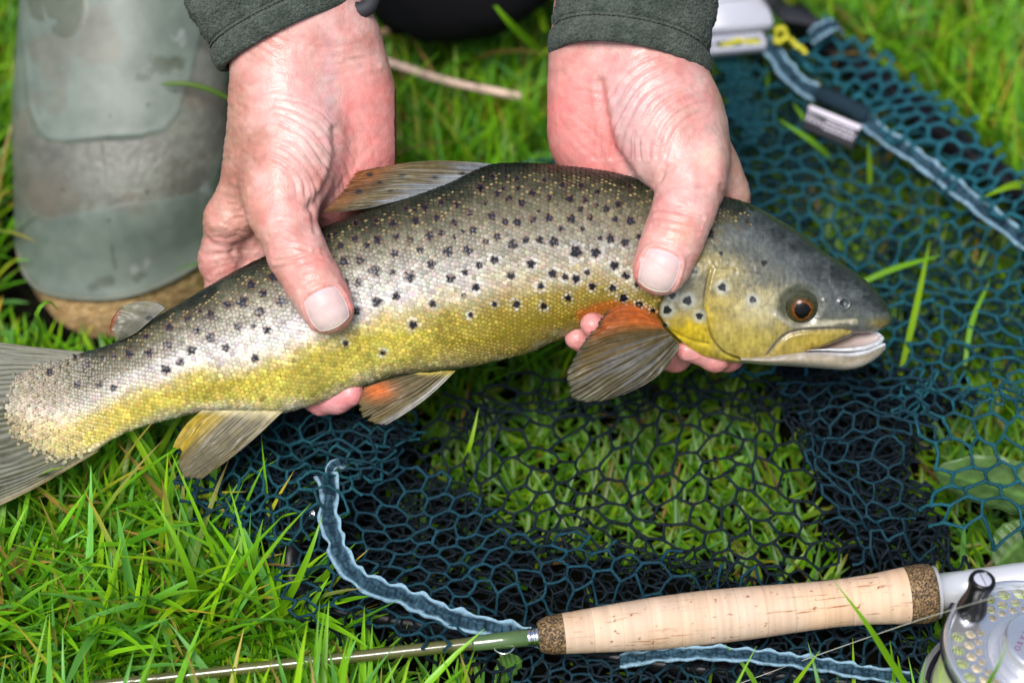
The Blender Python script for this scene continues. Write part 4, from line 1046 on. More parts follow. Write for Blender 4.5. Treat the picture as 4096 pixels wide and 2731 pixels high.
# ---------------------------------------------------------------- landing net
def tubes_many(P0, rad, n=5):
    """P0 (E, m, 3) polylines -> one mesh of tubes; rad (E, m)"""
    E, m, _ = P0.shape
    tg = np.gradient(P0, axis=1); tg /= np.linalg.norm(tg, axis=2)[..., None] + 1e-12
    e1 = np.cross(tg, np.array([0.13, 0.21, 1.0])); e1 /= np.linalg.norm(e1, axis=2)[..., None] + 1e-12; e2 = np.cross(tg, e1)
    a = np.linspace(0, 2*np.pi, n, endpoint=False)
    V = P0[:, :, None] + rad[:, :, None, None] * (np.cos(a)[None, None, :, None] * e1[:, :, None] + np.sin(a)[None, None, :, None] * e2[:, :, None])
    f = grid_faces(m, n, cv=True)
    F = (np.arange(E)[:, None, None] * (m * n) + f[None]).reshape(-1, 4)
    return V.reshape(-1, 3), F

def hex_lattice(w, h, a):
    nx, ny = int(w / (1.5 * a)) + 3, int(h / (math.sqrt(3) * a)) + 3
    seen, edges = {}, set(); vs = []
    for i in range(-nx // 2, nx // 2 + 1):
        for j in range(-ny // 2, ny // 2 + 1):
            cx, cy = i * 1.5 * a, (j + .5 * (i % 2)) * math.sqrt(3) * a
            ids = []
            for k in range(6):
                p = (cx + a * math.cos(k * math.pi / 3), cy + a * math.sin(k * math.pi / 3)); key = (round(p[0] / a * 50), round(p[1] / a * 50))
                hit = None
                for dx in (0, -1, 1):
                    for dy in (0, -1, 1):
                        hit = hit if hit is not None else seen.get((key[0] + dx, key[1] + dy))
                if hit is None: hit = len(vs); seen[key] = hit; vs.append(p)
                ids.append(hit)
            for k in range(6):
                e = (ids[k], ids[(k + 1) % 6]); edges.add((min(e), max(e)))
    return np.array(vs), np.array(sorted(edges))

ROD_A, ROD_B = G(2152, 2544, .034), G(3740, 2368, .036); ROD_D = (ROD_B - ROD_A)[:2]; ROD_D = ROD_D / np.linalg.norm(ROD_D)
def net_sheet(poly, z0, a0, ang, scale=(1, 1), dist=.004, dfreq=35, zamp=.004, zfreq=40, seed=0, rad=.00062, col=(.008, .05, .075), fold=None, zfun=None, jit=.0006):
    a = a0 * 1.04; rad = rad * 1.06
    W = Ga([p[0] for p in poly], [p[1] for p in poly], z0)[:, :2]
    c = (W.max(0) + W.min(0)) / 2; ext = np.linalg.norm(W.max(0) - W.min(0)) * 1.15
    v, e = hex_lattice(ext / scale[0], ext / scale[1], a)
    v = v + rng.normal(0, jit, v.shape)
    ca, sa = math.cos(ang), math.sin(ang)
    q = v * np.array(scale)
    if fold:                                             # (amplitude, wavelength, direction): gathers the sheet into pleats
        amp, wl, fd = fold; s = q[:, 0] * math.cos(fd) + q[:, 1] * math.sin(fd); o = amp * np.sin(2*np.pi * s / wl + 2 * vnoise(q[:, 0] * 30, q[:, 1] * 30, seed=seed))
        q = q + o[:, None] * np.array([math.cos(fd), math.sin(fd)])
    xy = np.stack([q[:, 0] * ca - q[:, 1] * sa, q[:, 0] * sa + q[:, 1] * ca], 1) + c
    xy = xy + dist * np.stack([fbm(xy[:, 0] * dfreq, xy[:, 1] * dfreq, o=2, seed=seed + 1), fbm(xy[:, 0] * dfreq, xy[:, 1] * dfreq, o=2, seed=seed + 2)], 1)
    z = z0 + zamp * fbm(xy[:, 0] * zfreq, xy[:, 1] * zfreq, o=2, seed=seed + 3)
    if fold: z = z + np.abs(fold[0]) * .8 * np.cos(2*np.pi * s / fold[1])
    if zfun is not None: z = zfun(xy, z)
    qa = xy - ROD_A[:2]; axd = qa @ ROD_D; per = np.abs(qa[:, 0] * ROD_D[1] - qa[:, 1] * ROD_D[0]); side = qa[:, 0] * -ROD_D[1] + qa[:, 1] * ROD_D[0]
    under = (1 - sstep(.010, .024, np.where(side > 0, per, per * .6))) * sstep(-.03, -.01, axd); z = z * (1 - under) + np.minimum(z, .017) * under
    V3 = np.concatenate([xy, np.maximum(z, .002)[:, None]], 1)
    px, py = to_pix(V3); ok = inside(px + 70 * fbm(px / 150, py / 150, o=2, seed=seed), py + 70 * fbm(px / 150, py / 150, 9.0, o=2, seed=seed), poly)
    e = e[ok[e].all(1)]
    A, B = V3[e[:, 0]], V3[e[:, 1]]; t = np.linspace(0, 1, 6)[None, :, None]
    L = A[:, None] * (1 - t) + B[:, None] * t
    ln = np.linalg.norm(B - A, axis=1)
    bend = rng.normal(0, .05, (len(e), 1, 3)) * ln[:, None, None]; L = L + bend * np.sin(np.pi * t) + rng.normal(0, .00010, L.shape)
    r = rad * (1.28 - .42 * np.sin(np.pi * t[..., 0])) * rng.uniform(.9, 1.1, (len(e), 1))
    Vt, Ft = tubes_many(L, r, 5)
    cc = np.array(col) * np.clip(rng.normal(1, .16, (len(e), 1)), .5, 1.6); cc = np.repeat(cc, 30, 0)
    return Vt, Ft, cc

def ribbon(pts, width, amp, seed, n=260, m=11, edge=(.20, .33, .42), mid_c=(.006, .022, .038), tilt=0.0, label=None):
    """gathered hem tape: two pale frilled edges and a dark puckered middle. pts = (px, py, z)"""
    c = curve([G(*p) for p in pts], n); tg = np.gradient(c, axis=0); tg /= np.linalg.norm(tg, axis=1)[:, None]
    up = np.array([0, -.25, 1.0]); sd_ = np.cross(tg, up); sd_ /= np.linalg.norm(sd_, axis=1)[:, None]; nr = np.cross(sd_, tg)
    s = np.concatenate([[0], np.cumsum(np.linalg.norm(np.diff(c, axis=0), axis=1))]); v = np.linspace(-1, 1, m)
    wl = .0085
    ph = 2*np.pi * s / wl + 1.5 * vnoise(s * 60, seed * 1.0)
    wd = width / 2 * (1 + .10 * np.sin(ph * .5))
    fr = (.35 + .65 * sstep(-.6, .7, vnoise(s * 130, seed * 2.0)))[:, None] * (np.abs(v) ** 1.5)[None] * np.sin(ph[:, None] + np.sign(v)[None] * 1.1)
    lat = wd[:, None] * v[None] + amp * .8 * np.sign(v)[None] * fr; hgt = amp * fr * .9 + .0011 * np.cos(np.pi * v)[None] * 0 + .0006 * np.sin(2*np.pi * s / .0032)[:, None] * (np.abs(v) < .55)[None]
    hgt = hgt + .0004 * fbm(s[:, None] * 500, v[None] * 4, seed=seed)
    ct, st_ = math.cos(tilt), math.sin(tilt)
    X = c[:, None] + (lat * ct)[..., None] * sd_[:, None] + (hgt + lat * st_)[..., None] * nr[:, None]
    mixe = sstep(.58, .74, np.abs(v) + .08 * vnoise(s[:, None] * 300, v[None] * 3, seed=seed))
    nn = fbm(s[:, None] * 450, v[None] * 5, o=2, seed=seed + 4)
    col = lerp(lerp(mid_c, (.03, .075, .11), np.clip(.30 + .9 * nn, 0, 1)), edge, mixe)
    B = X - nr[:, None] * .0006
    q = n * m; idx = np.arange(q).reshape(n, m); loop = np.concatenate([idx[:, 0], idx[-1, 1:], idx[-2::-1, -1], idx[0, -2:0:-1]]); l2 = np.roll(loop, -1)
    F = np.vstack([grid_faces(n, m), grid_faces(n, m, flip=True) + q, np.stack([loop, l2, l2 + q, loop + q], 1)])
    return np.stack([X, B]).reshape(-1, 3), F, np.stack([col, col]).reshape(-1, 3)

OPEN_R = [(2040,680),(2200,520),(2240,640),(2880,420),(2850,240),(3070,180),(3320,140),(3480,230),(3800,500),(4300,930),(4300,1520),(3560,1500),(3000,1500),(2700,1450),(2600,1000)]
CENTRE = [(1480,1720),(1700,1560),(2100,1500),(2500,1480),(3000,1480),(3380,1480),(3560,1650),(3700,1950),(3640,2330),(3300,2330),(2700,2330),(2200,2230),(1800,2120)]
DENSE = [(690,1900),(760,1700),(1000,1600),(1350,1580),(1620,1640),(1700,1830),(1900,1980),(2150,2130),(2500,2190),(2900,2260),(3300,2300),(3700,2340),(3700,2520),(2300,2580),(1900,2560),(1500,2480),(1250,2470),(1120,2330),(1020,2200),(880,2120),(760,2000)]
FOLD = [(3060,1480),(3500,1440),(3800,1500),(3960,1560),(3700,1700),(3640,1900),(3760,2120),(3900,2280),(3620,2330),(3420,2280),(3330,2080),(3260,1850),(3140,1680)]
FARR = [(3560,1500),(4300,1480),(4300,2320),(3950,2300),(3780,2200),(3680,2000),(3640,1700)]
BOTT = [(1080,2400),(1300,2440),(2000,2540),(3000,2500),(3700,2440),(3760,2560),(3760,2900),(2400,2900),(1800,2680)]

def build_net():
    root = thing('landing_net', 'dark teal landing net with pale blue hem tape spread on the grass under the fish', 'fishing net', G(2700, 1900, 0))
    TE, TD, TK = (.006, .068, .090), (.0024, .027, .042), (.0016, .008, .014)  # darker cord tones put the shade of lower and central layers into colour
    ly = []
    ly.append(net_sheet(OPEN_R, .036, .0060, .35, dist=.006, zamp=.006, seed=300, col=TE, rad=.00072))
    ly.append(net_sheet(OPEN_R, .022, .0054, .9, dist=.007, zamp=.005, seed=305, col=TD))
    ly.append(net_sheet([(2830,240),(3080,190),(3330,620),(3200,900),(2950,900),(2700,640)], .026, .0048, 1.1, scale=(.55, 1), dist=.008, seed=310, col=TD))
    ly.append(net_sheet([(2840,230),(2960,230),(3020,480),(3010,560),(2920,560)], .045, .0045, 1.45, scale=(.30, 1), dist=.003, seed=315, col=TE))
    ly.append(net_sheet([(3080,170),(3300,70),(3520,170),(4300,800),(4300,1090),(3900,770),(3300,340)], .046, .0056, -.65, scale=(.8, 1), dist=.003, seed=316, col=(.008, .085, .115), rad=.0010))
    ly.append(net_sheet([(2650,900),(3500,950),(4300,1150),(4300,1500),(3000,1500)], .020, .0056, .8, dist=.006, seed=320, col=TD))
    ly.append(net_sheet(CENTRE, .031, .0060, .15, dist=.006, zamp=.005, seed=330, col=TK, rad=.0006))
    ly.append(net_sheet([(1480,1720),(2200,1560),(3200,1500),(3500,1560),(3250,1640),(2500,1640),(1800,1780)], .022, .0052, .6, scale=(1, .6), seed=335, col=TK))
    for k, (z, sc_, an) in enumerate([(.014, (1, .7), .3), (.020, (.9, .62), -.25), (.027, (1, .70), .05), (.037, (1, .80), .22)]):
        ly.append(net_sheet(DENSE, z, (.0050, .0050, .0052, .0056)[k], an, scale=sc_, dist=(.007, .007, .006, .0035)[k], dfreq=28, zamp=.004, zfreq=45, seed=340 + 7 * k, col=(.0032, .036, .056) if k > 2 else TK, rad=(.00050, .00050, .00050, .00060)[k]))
    # gathered heap at the left, under the belly
    HEAP = [(760,1720),(1000,1590),(1350,1570),(1640,1660),(1700,1830),(1480,1930),(1250,2120),(1050,2190),(900,2120),(740,1980)]
    for k in range(3):
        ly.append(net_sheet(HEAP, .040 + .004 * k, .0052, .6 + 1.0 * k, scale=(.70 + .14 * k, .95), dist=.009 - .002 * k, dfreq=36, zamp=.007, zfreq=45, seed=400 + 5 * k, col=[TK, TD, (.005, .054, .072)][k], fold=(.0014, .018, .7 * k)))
    for k, (z, sc_, an) in enumerate([(.018, (.55, .8), .9), (.026, (.5, .9), 1.25), (.036, (.7, .75), .7), (.044, (.8, .9), .4)]):
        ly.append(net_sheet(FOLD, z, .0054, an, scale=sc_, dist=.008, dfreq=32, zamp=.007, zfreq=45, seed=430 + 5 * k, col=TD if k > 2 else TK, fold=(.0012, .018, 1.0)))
    ly.append(net_sheet([(3500,1440),(3800,1480),(4300,1500),(4300,1640),(3960,1640),(3640,1640)], .045, .0052, .2, scale=(1, .6), dist=.008, zamp=.007, seed=455, col=TE))
    ly.append(net_sheet(FARR, .044, .0064, .5, dist=.005, zamp=.005, seed=460, col=TE, rad=.0007))
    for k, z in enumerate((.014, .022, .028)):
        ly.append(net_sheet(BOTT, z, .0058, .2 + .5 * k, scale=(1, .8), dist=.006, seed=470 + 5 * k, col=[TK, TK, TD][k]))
    V, F = join([(v, f) for v, f, _ in ly]); mesh('netting', V, F, MT['net'], root, np.vstack([c for _, _, c in ly]), kind='stuff')
    # hoop: one round-cornered black tube under the cords
    hp = [G(*p) for p in [(3180,60,.03),(3290,170,.032),(3520,330,.032),(3800,560,.032),(4150,840,.03),(4700,1500,.028),(4900,2200,.024),(4500,2740,.010),(3900,2790,.007),(3300,2715,.007),(2700,2660,.007),(2000,2545,.008),(1500,2465,.011),(1240,2400,.016),(1165,2310,.022),(1165,2200,.027),(1220,2060,.030),(1300,1930,.030),(1400,1790,.026),(1560,1560,.022),(1900,1200,.022)]]
    hc = curve(hp, 200); V, F = tube(hc, np.interp(np.arange(200), [0, 60, 90, 199], [.0066, .0066, .0044, .0044]), 20); mesh('hoop', V, F, MT['hoop'], root)
    # rivet on the hoop
    p = G(1247, 2052, .0385); n_ = (CAM - p) / np.linalg.norm(CAM - p); e1 = np.cross(n_, (0, 0, 1)); e1 /= np.linalg.norm(e1); e2 = np.cross(n_, e1)
    V, F = lathe([(0, .0012), (.0012, .0012), (.0017, .0016), (.0024, .0013), (.0026, 0), (.0026, -.003)], 24); V[:, 0] *= .55
    mesh('rivet', frame_xf(V, p, e1, e2, n_), F, MT['steel'], root)
    # hem tapes
    for k, (pts, wd, am, tl) in enumerate([
        ([(1300,1895,.050),(1318,1960,.050),(1312,2060,.049),(1338,2150,.047),(1372,2240,.045),(1420,2300,.044),(1500,2345,.043),(1600,2378,.041),(1720,2430,.039),(1850,2480,.036),(2000,2515,.033),(2180,2560,.028)], .0076, .0009, 0),
        ([(2480,2640,.022),(2700,2612,.030),(2900,2612,.032),(3080,2628,.031),(3250,2650,.028),(3420,2680,.024),(3640,2712,.018)], .0056, .0006, .25),
        ([(3240,150,.050),(3300,110,.056),(3345,100,.052),(3360,130,.044)], .0072, .0006, .2),
        ([(3040,150,.05),(3100,215,.050),(3150,285,.048),(3230,355,.047),(3290,385,.046)], .0080, .0005, .2),
        ([(3455,470,.046),(3520,530,.047),(3640,610,.046),(3760,700,.045),(3900,810,.044),(4060,930,.043),(4250,1090,.042)], .0076, .0005, .55)]):
        V, F, c = ribbon(pts, wd, am, 500 + k); mesh('hem_tape', V, F, MT['tape'], root, c)
    # a loose scrap of tape deeper in the heap
    V, F, c = ribbon([(1395,1860,.047),(1352,1850,.049),(1322,1872,.05),(1316,1898,.05)], .004, .0004, 520, n=60); mesh('hem_tape', V, F, MT['tape'], root, c)
    # dark elastic sleeve and the label sewn under it
    V, F = tube(curve([G(3278,378,.048), G(3330,398,.050), G(3400,432,.050), G(3462,468,.048)], 40), .0038, 14)
    mesh('elastic', V + .0002 * rng.normal(0, 1, V.shape), F, MT['tape'], root, np.tile((.008, .022, .035), (len(V), 1)))
    o = G(3240, 420, .050); ex = G(3446, 503, .049) - o; L = np.linalg.norm(ex); ex /= L; ey = G(3220, 480, .045) - o; ey -= ex * (ey @ ex); Hh = .0105; ey /= np.linalg.norm(ey); ez = np.cross(ex, ey)
    ez = ez if ez[2] > 0 else -ez
    V, F = box((0, -.0002, -.0004), (L, Hh, .0004), .0002); tagp = mesh('label_tag', frame_xf(V, o, ex, ey, ez), F, MT['strap'], root, smooth=False)
    bars = [((.0, .0), (L, .0022))]
    xs = .0006
    for k in range(4):                                    # blurred big characters, then three lines of fine print
        bars += [((xs, .0034 + .0003 * k), (xs + .0011, .0046)), ((xs + .0004, .0052), (xs + .0014, .0066))]; xs += .0021
    for r_ in range(3):
        x = .0092
        while x < L - .0016:
            l_ = rng.uniform(.0006, .0016); bars.append(((x, .0030 + .0017 * r_), (min(x + l_, L - .0008), .0039 + .0017 * r_))); x += l_ + .0005
    V, F = join([box((a[0], a[1], .0004), (b[0], b[1], .00058), .00005) for a, b in bars]); mesh('label_print', frame_xf(V, o, ex, ey, ez), F, MT['print'], tagp, smooth=False)
    # pale handle fitting with its slotted bracket, black strap, yellow cord
    o = G(2800, 140, .06); ex = G(3095, 112, .058) - o; L = np.linalg.norm(ex); ex /= L; ey = np.array([0, 1.0, .25]); ey -= ex * (ey @ ex); ey /= np.linalg.norm(ey); ez = np.cross(ex, ey)
    V, F = box((0, 0, -.004), (L, .05, .003), .0015); hb = mesh('handle_fitting', frame_xf(V, o, ex, ey, ez), F, MT['white'], root, smooth=False)
    V, F = box((.004, .0135, .003), (L - .008, .0175, .0042), .0006); V2, F2 = box((0, .0215, .003), (L * .78, .033, .0062), .0015)
    V, F = join([(V, F), (V2, F2)]); mesh('raised_panel', frame_xf(V, o, ex, ey, ez), F, MT['white'], hb, smooth=False)
    pr = [box((0, -.0085, -.006), (L * .86, -.0062, -.001), .0006), box((0, -.003, -.006), (L * .86, -.0004, -.001), .0006)] + [box((x, -.0064, -.006), (x + .0022, -.0028, -.001), .0005) for x in (.0045, L * .55, L * .80)]
    V, F = join(pr); mesh('slotted_bracket', frame_xf(V, o, ex, ey, ez), F, MT['white'], hb, smooth=False)
    st = np.array([(3030, -60, .075), (3075, 20, .066), (3120, 75, .056), (3200, 92, .052), (3300, 108, .048)]); c = curve([G(*p) for p in st], 40)
    wdt = np.interp(np.linspace(0, 1, 40), [0, .3, .55, 1], [.006, .013, .011, .004])[:, None] * np.array([[.35, .93, -.1]])
    th = np.array([0, 0, .0008]); X = np.stack([c, c + wdt, c + wdt - th, c - th], 1)
    mesh('strap', X.reshape(-1, 3), grid_faces(40, 4, cv=True), MT['strap'], root)
    for pts in ([(2845,205,.05),(2905,178,.055),(2960,168,.056),(3020,172,.055),(3062,168,.052)], [(3102,150,.056),(3110,122,.06),(3135,118,.062),(3150,148,.058),(3185,180,.055),(3225,212,.052)], [(3100,160,.052),(3125,165,.058),(3150,150,.06)]):
        V, F = tube(curve([G(*p) for p in pts], 40) + .0004 * rng.normal(0, 1, (40, 3)), .0012, 8); mesh('yellow_cord', V, F, MT['cord'], root)
    return root
NET = build_net()

# ---------------------------------------------------------------- fly rod
def axis_frame(a, b):
    ex = (b - a) / np.linalg.norm(b - a); ez = np.array([0, 0, 1.0]) - ex * ex[2]; ez /= np.linalg.norm(ez); return ex, np.cross(ez, ex), ez

def build_rod():
    A, B = G(2152, 2544, .034), G(3740, 2368, .036); ex, ey, ez = axis_frame(A, B); Lg = np.linalg.norm(B - A)
    kk = kz((A - T) @ FW / M) ; px2m = Lg / np.hypot(3740 - 2152, 2544 - 2368)
    root = thing('fly_rod', 'olive green fly rod with a cork grip lying in front of the landing net', 'fishing rod', (A + B) / 2 * np.array([1, 1, 0]))
    Rm = Matrix(((ex[0], ey[0], ez[0], A[0]), (ex[1], ey[1], ez[1], A[1]), (ex[2], ey[2], ez[2], A[2]), (0, 0, 0, 1)))
    def lx(name, prof, m_, n=64, parent=root, col=None, noise=0.0):
        pr = np.array(prof, float); a = np.linspace(0, 2*np.pi, n, endpoint=False)
        V = np.stack([np.repeat(pr[:, 0:1], n, 1), pr[:, 1:2] * np.cos(a), pr[:, 1:2] * np.sin(a)], -1)
        if noise: V[..., 1:] *= (1 + noise * vnoise(V[..., 0] * 600, np.cos(a)[None] * 4, np.sin(a)[None] * 4, seed=4))[..., None]
        o = mesh(name, V.reshape(-1, 3), [grid_faces(len(pr), n, cv=True), np.arange(n)[None, ::-1], (np.arange(n) + (len(pr) - 1) * n)[None]], m_, None, col if col is None else np.tile(col, (len(pr) * n, 1)))
        o.parent = parent
        o.matrix_parent_inverse = (PW[parent.name] if parent.name in PW else Matrix()).inverted(); o.matrix_basis = Rm
        return o
    # grip outline measured along the rod: (fraction, radius in photo pixels)
    gx = np.array([0, .006, .02, .06, .065, .12, .2, .3, .42, .54, .64, .74, .84, .91, .93, .975, .992, 1.0]); gr = np.array([58, 70, 77, 82, 82, 88, 97, 106, 110, 106, 99, 95, 101, 113, 116, 124, 120, 100])
    def R(f): return np.interp(f, gx, gr) * px2m * .985
    fs = np.linspace(0, 1, 400); rs = np.convolve(np.pad(R(fs), 9, mode='edge'), np.ones(19) / 19, 'valid')
    rs[:6] = np.linspace(rs[6] * .80, rs[6] * .985, 6); rs[-8:] = rs[-9] * np.array([1, 1, .995, .985, .97, .94, .9, .84])
    def seg(f0, f1, name, m_, col=None, noise=0.0):
        f = np.linspace(f0, f1, 24); r = np.interp(f, fs, rs); e = .00012
        pr = [(f[0] * Lg, r[0] - e * 2)] + [(f[0] * Lg + e, r[0])] + [(x * Lg, q) for x, q in zip(f[1:-1], r[1:-1])] + [(f[-1] * Lg - e, r[-1]), (f[-1] * Lg, r[-1] - e * 2)]
        return lx(name, pr, m_, 72, col=col, noise=noise)
    seg(0, .064, 'composite_ring', MT['comp'], (.3, .2, .1))
    cuts = np.linspace(.064, .926, 13); base = np.array([.57, .415, .30])
    for i in range(12):
        seg(cuts[i], cuts[i + 1], 'cork_ring', MT['cork'], base * (1 + rng.normal(0, .05)) * (1 + np.array([0, .02, .05]) * rng.normal(0, .6)), .004)
    seg(.926, 1.0, 'composite_ring', MT['comp'], (.3, .2, .1))
    # winding check, wraps, hook keeper, blank
    r0 = 33 * px2m
    lx('winding_check', [(-.0040, r0 * .98), (-.0036, r0 * 1.1), (-.0028, r0 * 1.1), (-.0026, r0 * 1.02), (-.0022, r0 * 1.02), (-.002, r0 * 1.16), (-.0012, r0 * 1.16), (-.0009, r0 * 1.05), (-.0004, r0 * 1.3), (.001, r0 * 1.3)], MT['steel'])
    lx('thread_wrap', [(-.0245, r0 * .80), (-.0235, r0 * .90), (-.016, r0 * .98), (-.0135, r0 * 1.0), (-.0042, r0 * 1.06), (-.0038, r0 * .9)], MT['wrap'])
    lx('blank', [(-.62, r0 * .30), (-.2, r0 * .58), (-.10, r0 * .70), (-.025, r0 * .80), (-.004, r0 * .86), (.002, r0 * .86)], MT['blank'])
    lx('thread_wrap', [(-.0875, r0 * .70), (-.087, r0 * .77), (-.083, r0 * .77), (-.0825, r0 * .70)], MT['wrap'])
    t = np.linspace(0, 1, 30)
    kp = np.stack([-.0165 + .0075 * t, -(r0 * .95 + .0026 * np.sin(np.pi * t) ** .7), -.0006 + 0 * t], 1)
    Vk, Fk = tube(kp, .00035, 8); ok = mesh('hook_keeper', Vk, Fk, MT['steel'], None); ok.parent = root; ok.matrix_parent_inverse = PW[root.name].inverted(); ok.matrix_basis = Rm
    # reel seat behind the grip
    rs_ = 74 * px2m
    lx('reel_seat', [(Lg - .001, rs_ * 1.42), (Lg + .0006, rs_ * 1.45), (Lg + .0012, rs_ * 1.2), (Lg + .0015, rs_), (Lg + .012, rs_), (Lg + .0125, rs_ * 1.03), (Lg + .022, rs_ * 1.05), (Lg + .030, rs_ * 1.10), (Lg + .034, rs_ * 1.10), (Lg + .09, rs_ * 1.02), (Lg + .095, rs_ * .9)], MT['seat'])
    return root, (A, B, ex, ey, ez, Lg, px2m)
ROD, RODF = build_rod()

# ---------------------------------------------------------------- fly reel
def build_reel():
    n_ = .13 * RX + .73 * UP - .67 * FW; n_ /= np.linalg.norm(n_)
    e1 = RX - n_ * (RX @ n_); e1 /= np.linalg.norm(e1); e2 = np.cross(n_, e1)
    ctr = G(4164, 2622, .047); R = 396 * M * float(kz((ctr - T) @ FW / M))
    root = thing('fly_reel', 'silver perforated fly reel with green line and black knob at the rod end', 'fishing reel', ctr * np.array([1, 1, 0]))
    def W(V): return frame_xf(np.asarray(V) * R, ctr, e1, e2, n_)
    # perforated plate: round holes in three rows, cut through
    loops = [[(.93 * math.cos(t), .93 * math.sin(t)) for t in np.linspace(0, 2*math.pi, 160, endpoint=False)], [(.565 * math.cos(t), .565 * math.sin(t)) for t in np.linspace(0, 2*math.pi, 96, endpoint=False)]]
    holes = []
    ka = math.radians(147)
    for rr, hr, off in ((.848, .066, 0), (.728, .054, .5), (.635, .043, 0)):
        for k in range(30):
            t = (k + off) * 2*math.pi / 30
            dk = math.hypot(rr * math.cos(t) - .82 * math.cos(ka), rr * math.sin(t) - .82 * math.sin(ka))
            if dk > .19: holes.append((rr * math.cos(t), rr * math.sin(t), hr))
    for hx, hy, hr in holes: loops.append([(hx + hr * math.cos(t), hy + hr * math.sin(t)) for t in np.linspace(0, 2*math.pi, 18, endpoint=False)])
    pts, edges, off = [], [], 0
    for lp in loops:
        pts += [Vector(p) for p in lp]; edges += [(off + i, off + (i + 1) % len(lp)) for i in range(len(lp))]; off += len(lp)
    vo, eo, fo, *_ = delaunay_2d_cdt(pts, edges, [], 0, 1e-6)
    vo = np.array([v[:] for v in vo]); fo = np.array([f for f in fo if len(f) == 3]); cen = vo[fo].mean(1); rc = np.hypot(cen[:, 0], cen[:, 1])
    kp = (rc > .565) & (rc < .93)
    for hx, hy, hr in holes: kp &= np.hypot(cen[:, 0] - hx, cen[:, 1] - hy) > hr
    fo = fo[kp]; nv = len(vo)
    top = np.concatenate([vo, np.full((nv, 1), -.02)], 1); bot = np.concatenate([vo, np.full((nv, 1), -.075)], 1)
    ed = {}
    for f in fo:
        for a, b in ((f[0], f[1]), (f[1], f[2]), (f[2], f[0])): ed[(a, b)] = 1
    bd = np.array([(a, b) for a, b in ed if (b, a) not in ed])
    wall_v = np.concatenate([top[bd[:, 0]], top[bd[:, 1]], bot[bd[:, 1]], bot[bd[:, 0]]]); nb = len(bd); wf = np.stack([np.arange(nb) + k * nb for k in range(4)], 1)[:, ::-1]
    V, F = join([(top, [fo]), (bot, [fo[:, ::-1]]), (wall_v, [wf])])
    spool = mesh('spool', W(V), F, MT['alu'], root, smooth=False)
    V, F = lathe([(.925, -.07), (.925, -.02), (.93, .012), (.945, .036), (.965, .045), (.985, .04), (.998, .02), (1.0, -.01), (1.0, -.075), (.985, -.085)], 160); mesh('rim', W(V), F, MT['alu'], spool)
    V, F = lathe([(1.001, -.082), (1.012, -.086), (1.014, -.10), (1.004, -.106), (.98, -.104)], 160); mesh('rim_edge', W(V), F, MT['rim'], spool)
    V, F = lathe([(.567, -.075), (.567, -.02), (.555, -.012), (.54, -.02), (.50, -.11), (.48, -.135), (.45, -.145), (.44, -.145)], 128); mesh('hub_dish', W(V), F, MT['alu'], spool)
    hub = mesh('hub', W(lathe([(.452, -.16), (.45, -.10), (.44, .02), (.434, .03), (.437, .04), (.426, .19), (.414, .215), (.395, .225), (.10, .23), (0.0, .23)], 128)[0]), lathe([(0, 0)] * 10, 128)[1], MT['alu'], spool)
    # screw in the hub cap
    sx, sy = .335 * math.cos(math.radians(102)), .335 * math.sin(math.radians(102))
    V, F = lathe([(.052, .23), (.052, .237), (.044, .240), (.040, .232), (0, .234)], 32); V[:, 0] += sx; V[:, 1] += sy; scw = mesh('screw', W(V), F, MT['steel'], hub)
    # lettering round the cap
    for i, chx in enumerate('ORVIS'):
        cu = bpy.data.curves.new('lettering', 'FONT'); cu.body = chx; cu.size = .085; cu.align_x = 'CENTER'; cu.align_y = 'CENTER'; cu.extrude = .002
        to = bpy.data.objects.new('lettering', cu); C.objects.link(to); dg = bpy.context.evaluated_depsgraph_get(); me = bpy.data.meshes.new_from_object(to.evaluated_get(dg))
        bpy.data.objects.remove(to); bpy.data.curves.remove(cu)
        vv = np.array([v.co[:] for v in me.vertices]); ff = [list(p.vertices) for p in me.polygons]; bpy.data.meshes.remove(me)
        ro = math.radians(62); c_, s_ = math.cos(ro), math.sin(ro)
        q = np.stack([vv[:, 0] * c_ - vv[:, 1] * s_ - .32 + .036 * i, vv[:, 0] * s_ + vv[:, 1] * c_ - .13 + .070 * i, vv[:, 2] + .2325], 1)
        by = {}
        for f in ff: by.setdefault(len(f), []).append(f)
        mesh('lettering', W(q), [np.array(v) for v in by.values()], MT['ink'], hub, smooth=False)
    # black winding knob
    kc = np.array([.82 * math.cos(ka), .82 * math.sin(ka), 0])
    V, F = lathe([(.07, -.02), (.085, -.01), (.085, .04), (.07, .05), (.07, .06)], 40); mesh('knob_post', W(V + kc), F, MT['alu'], spool)
    kb = mesh('winding_knob', W(lathe([(.07, .055), (.12, .06), (.150, .08), (.156, .13), (.143, .21), (.120, .31), (.114, .38), (.123, .46), (.136, .51), (.137, .55), (.128, .575), (.112, .582), (.098, .576), (.093, .558), (.0, .558)], 56)[0] + kc), lathe([(0, 0)] * 15, 56)[1], MT['knob'], root)
    V, F = lathe([(.091, .559), (.091, .568), (.084, .571), (0, .571)], 40); mesh('knob_screw', W(V + kc), F, MT['white'], kb)
    V, F = box((-.007, -.088, .5705), (.007, .088, .5730), .001); c_, s_ = math.cos(.25), math.sin(.25); V = np.stack([V[:, 0] * c_ - V[:, 1] * s_, V[:, 0] * s_ + V[:, 1] * c_, V[:, 2]], 1); mesh('screw_slot', W(V + kc), F, MT['alud'], kb, smooth=False)
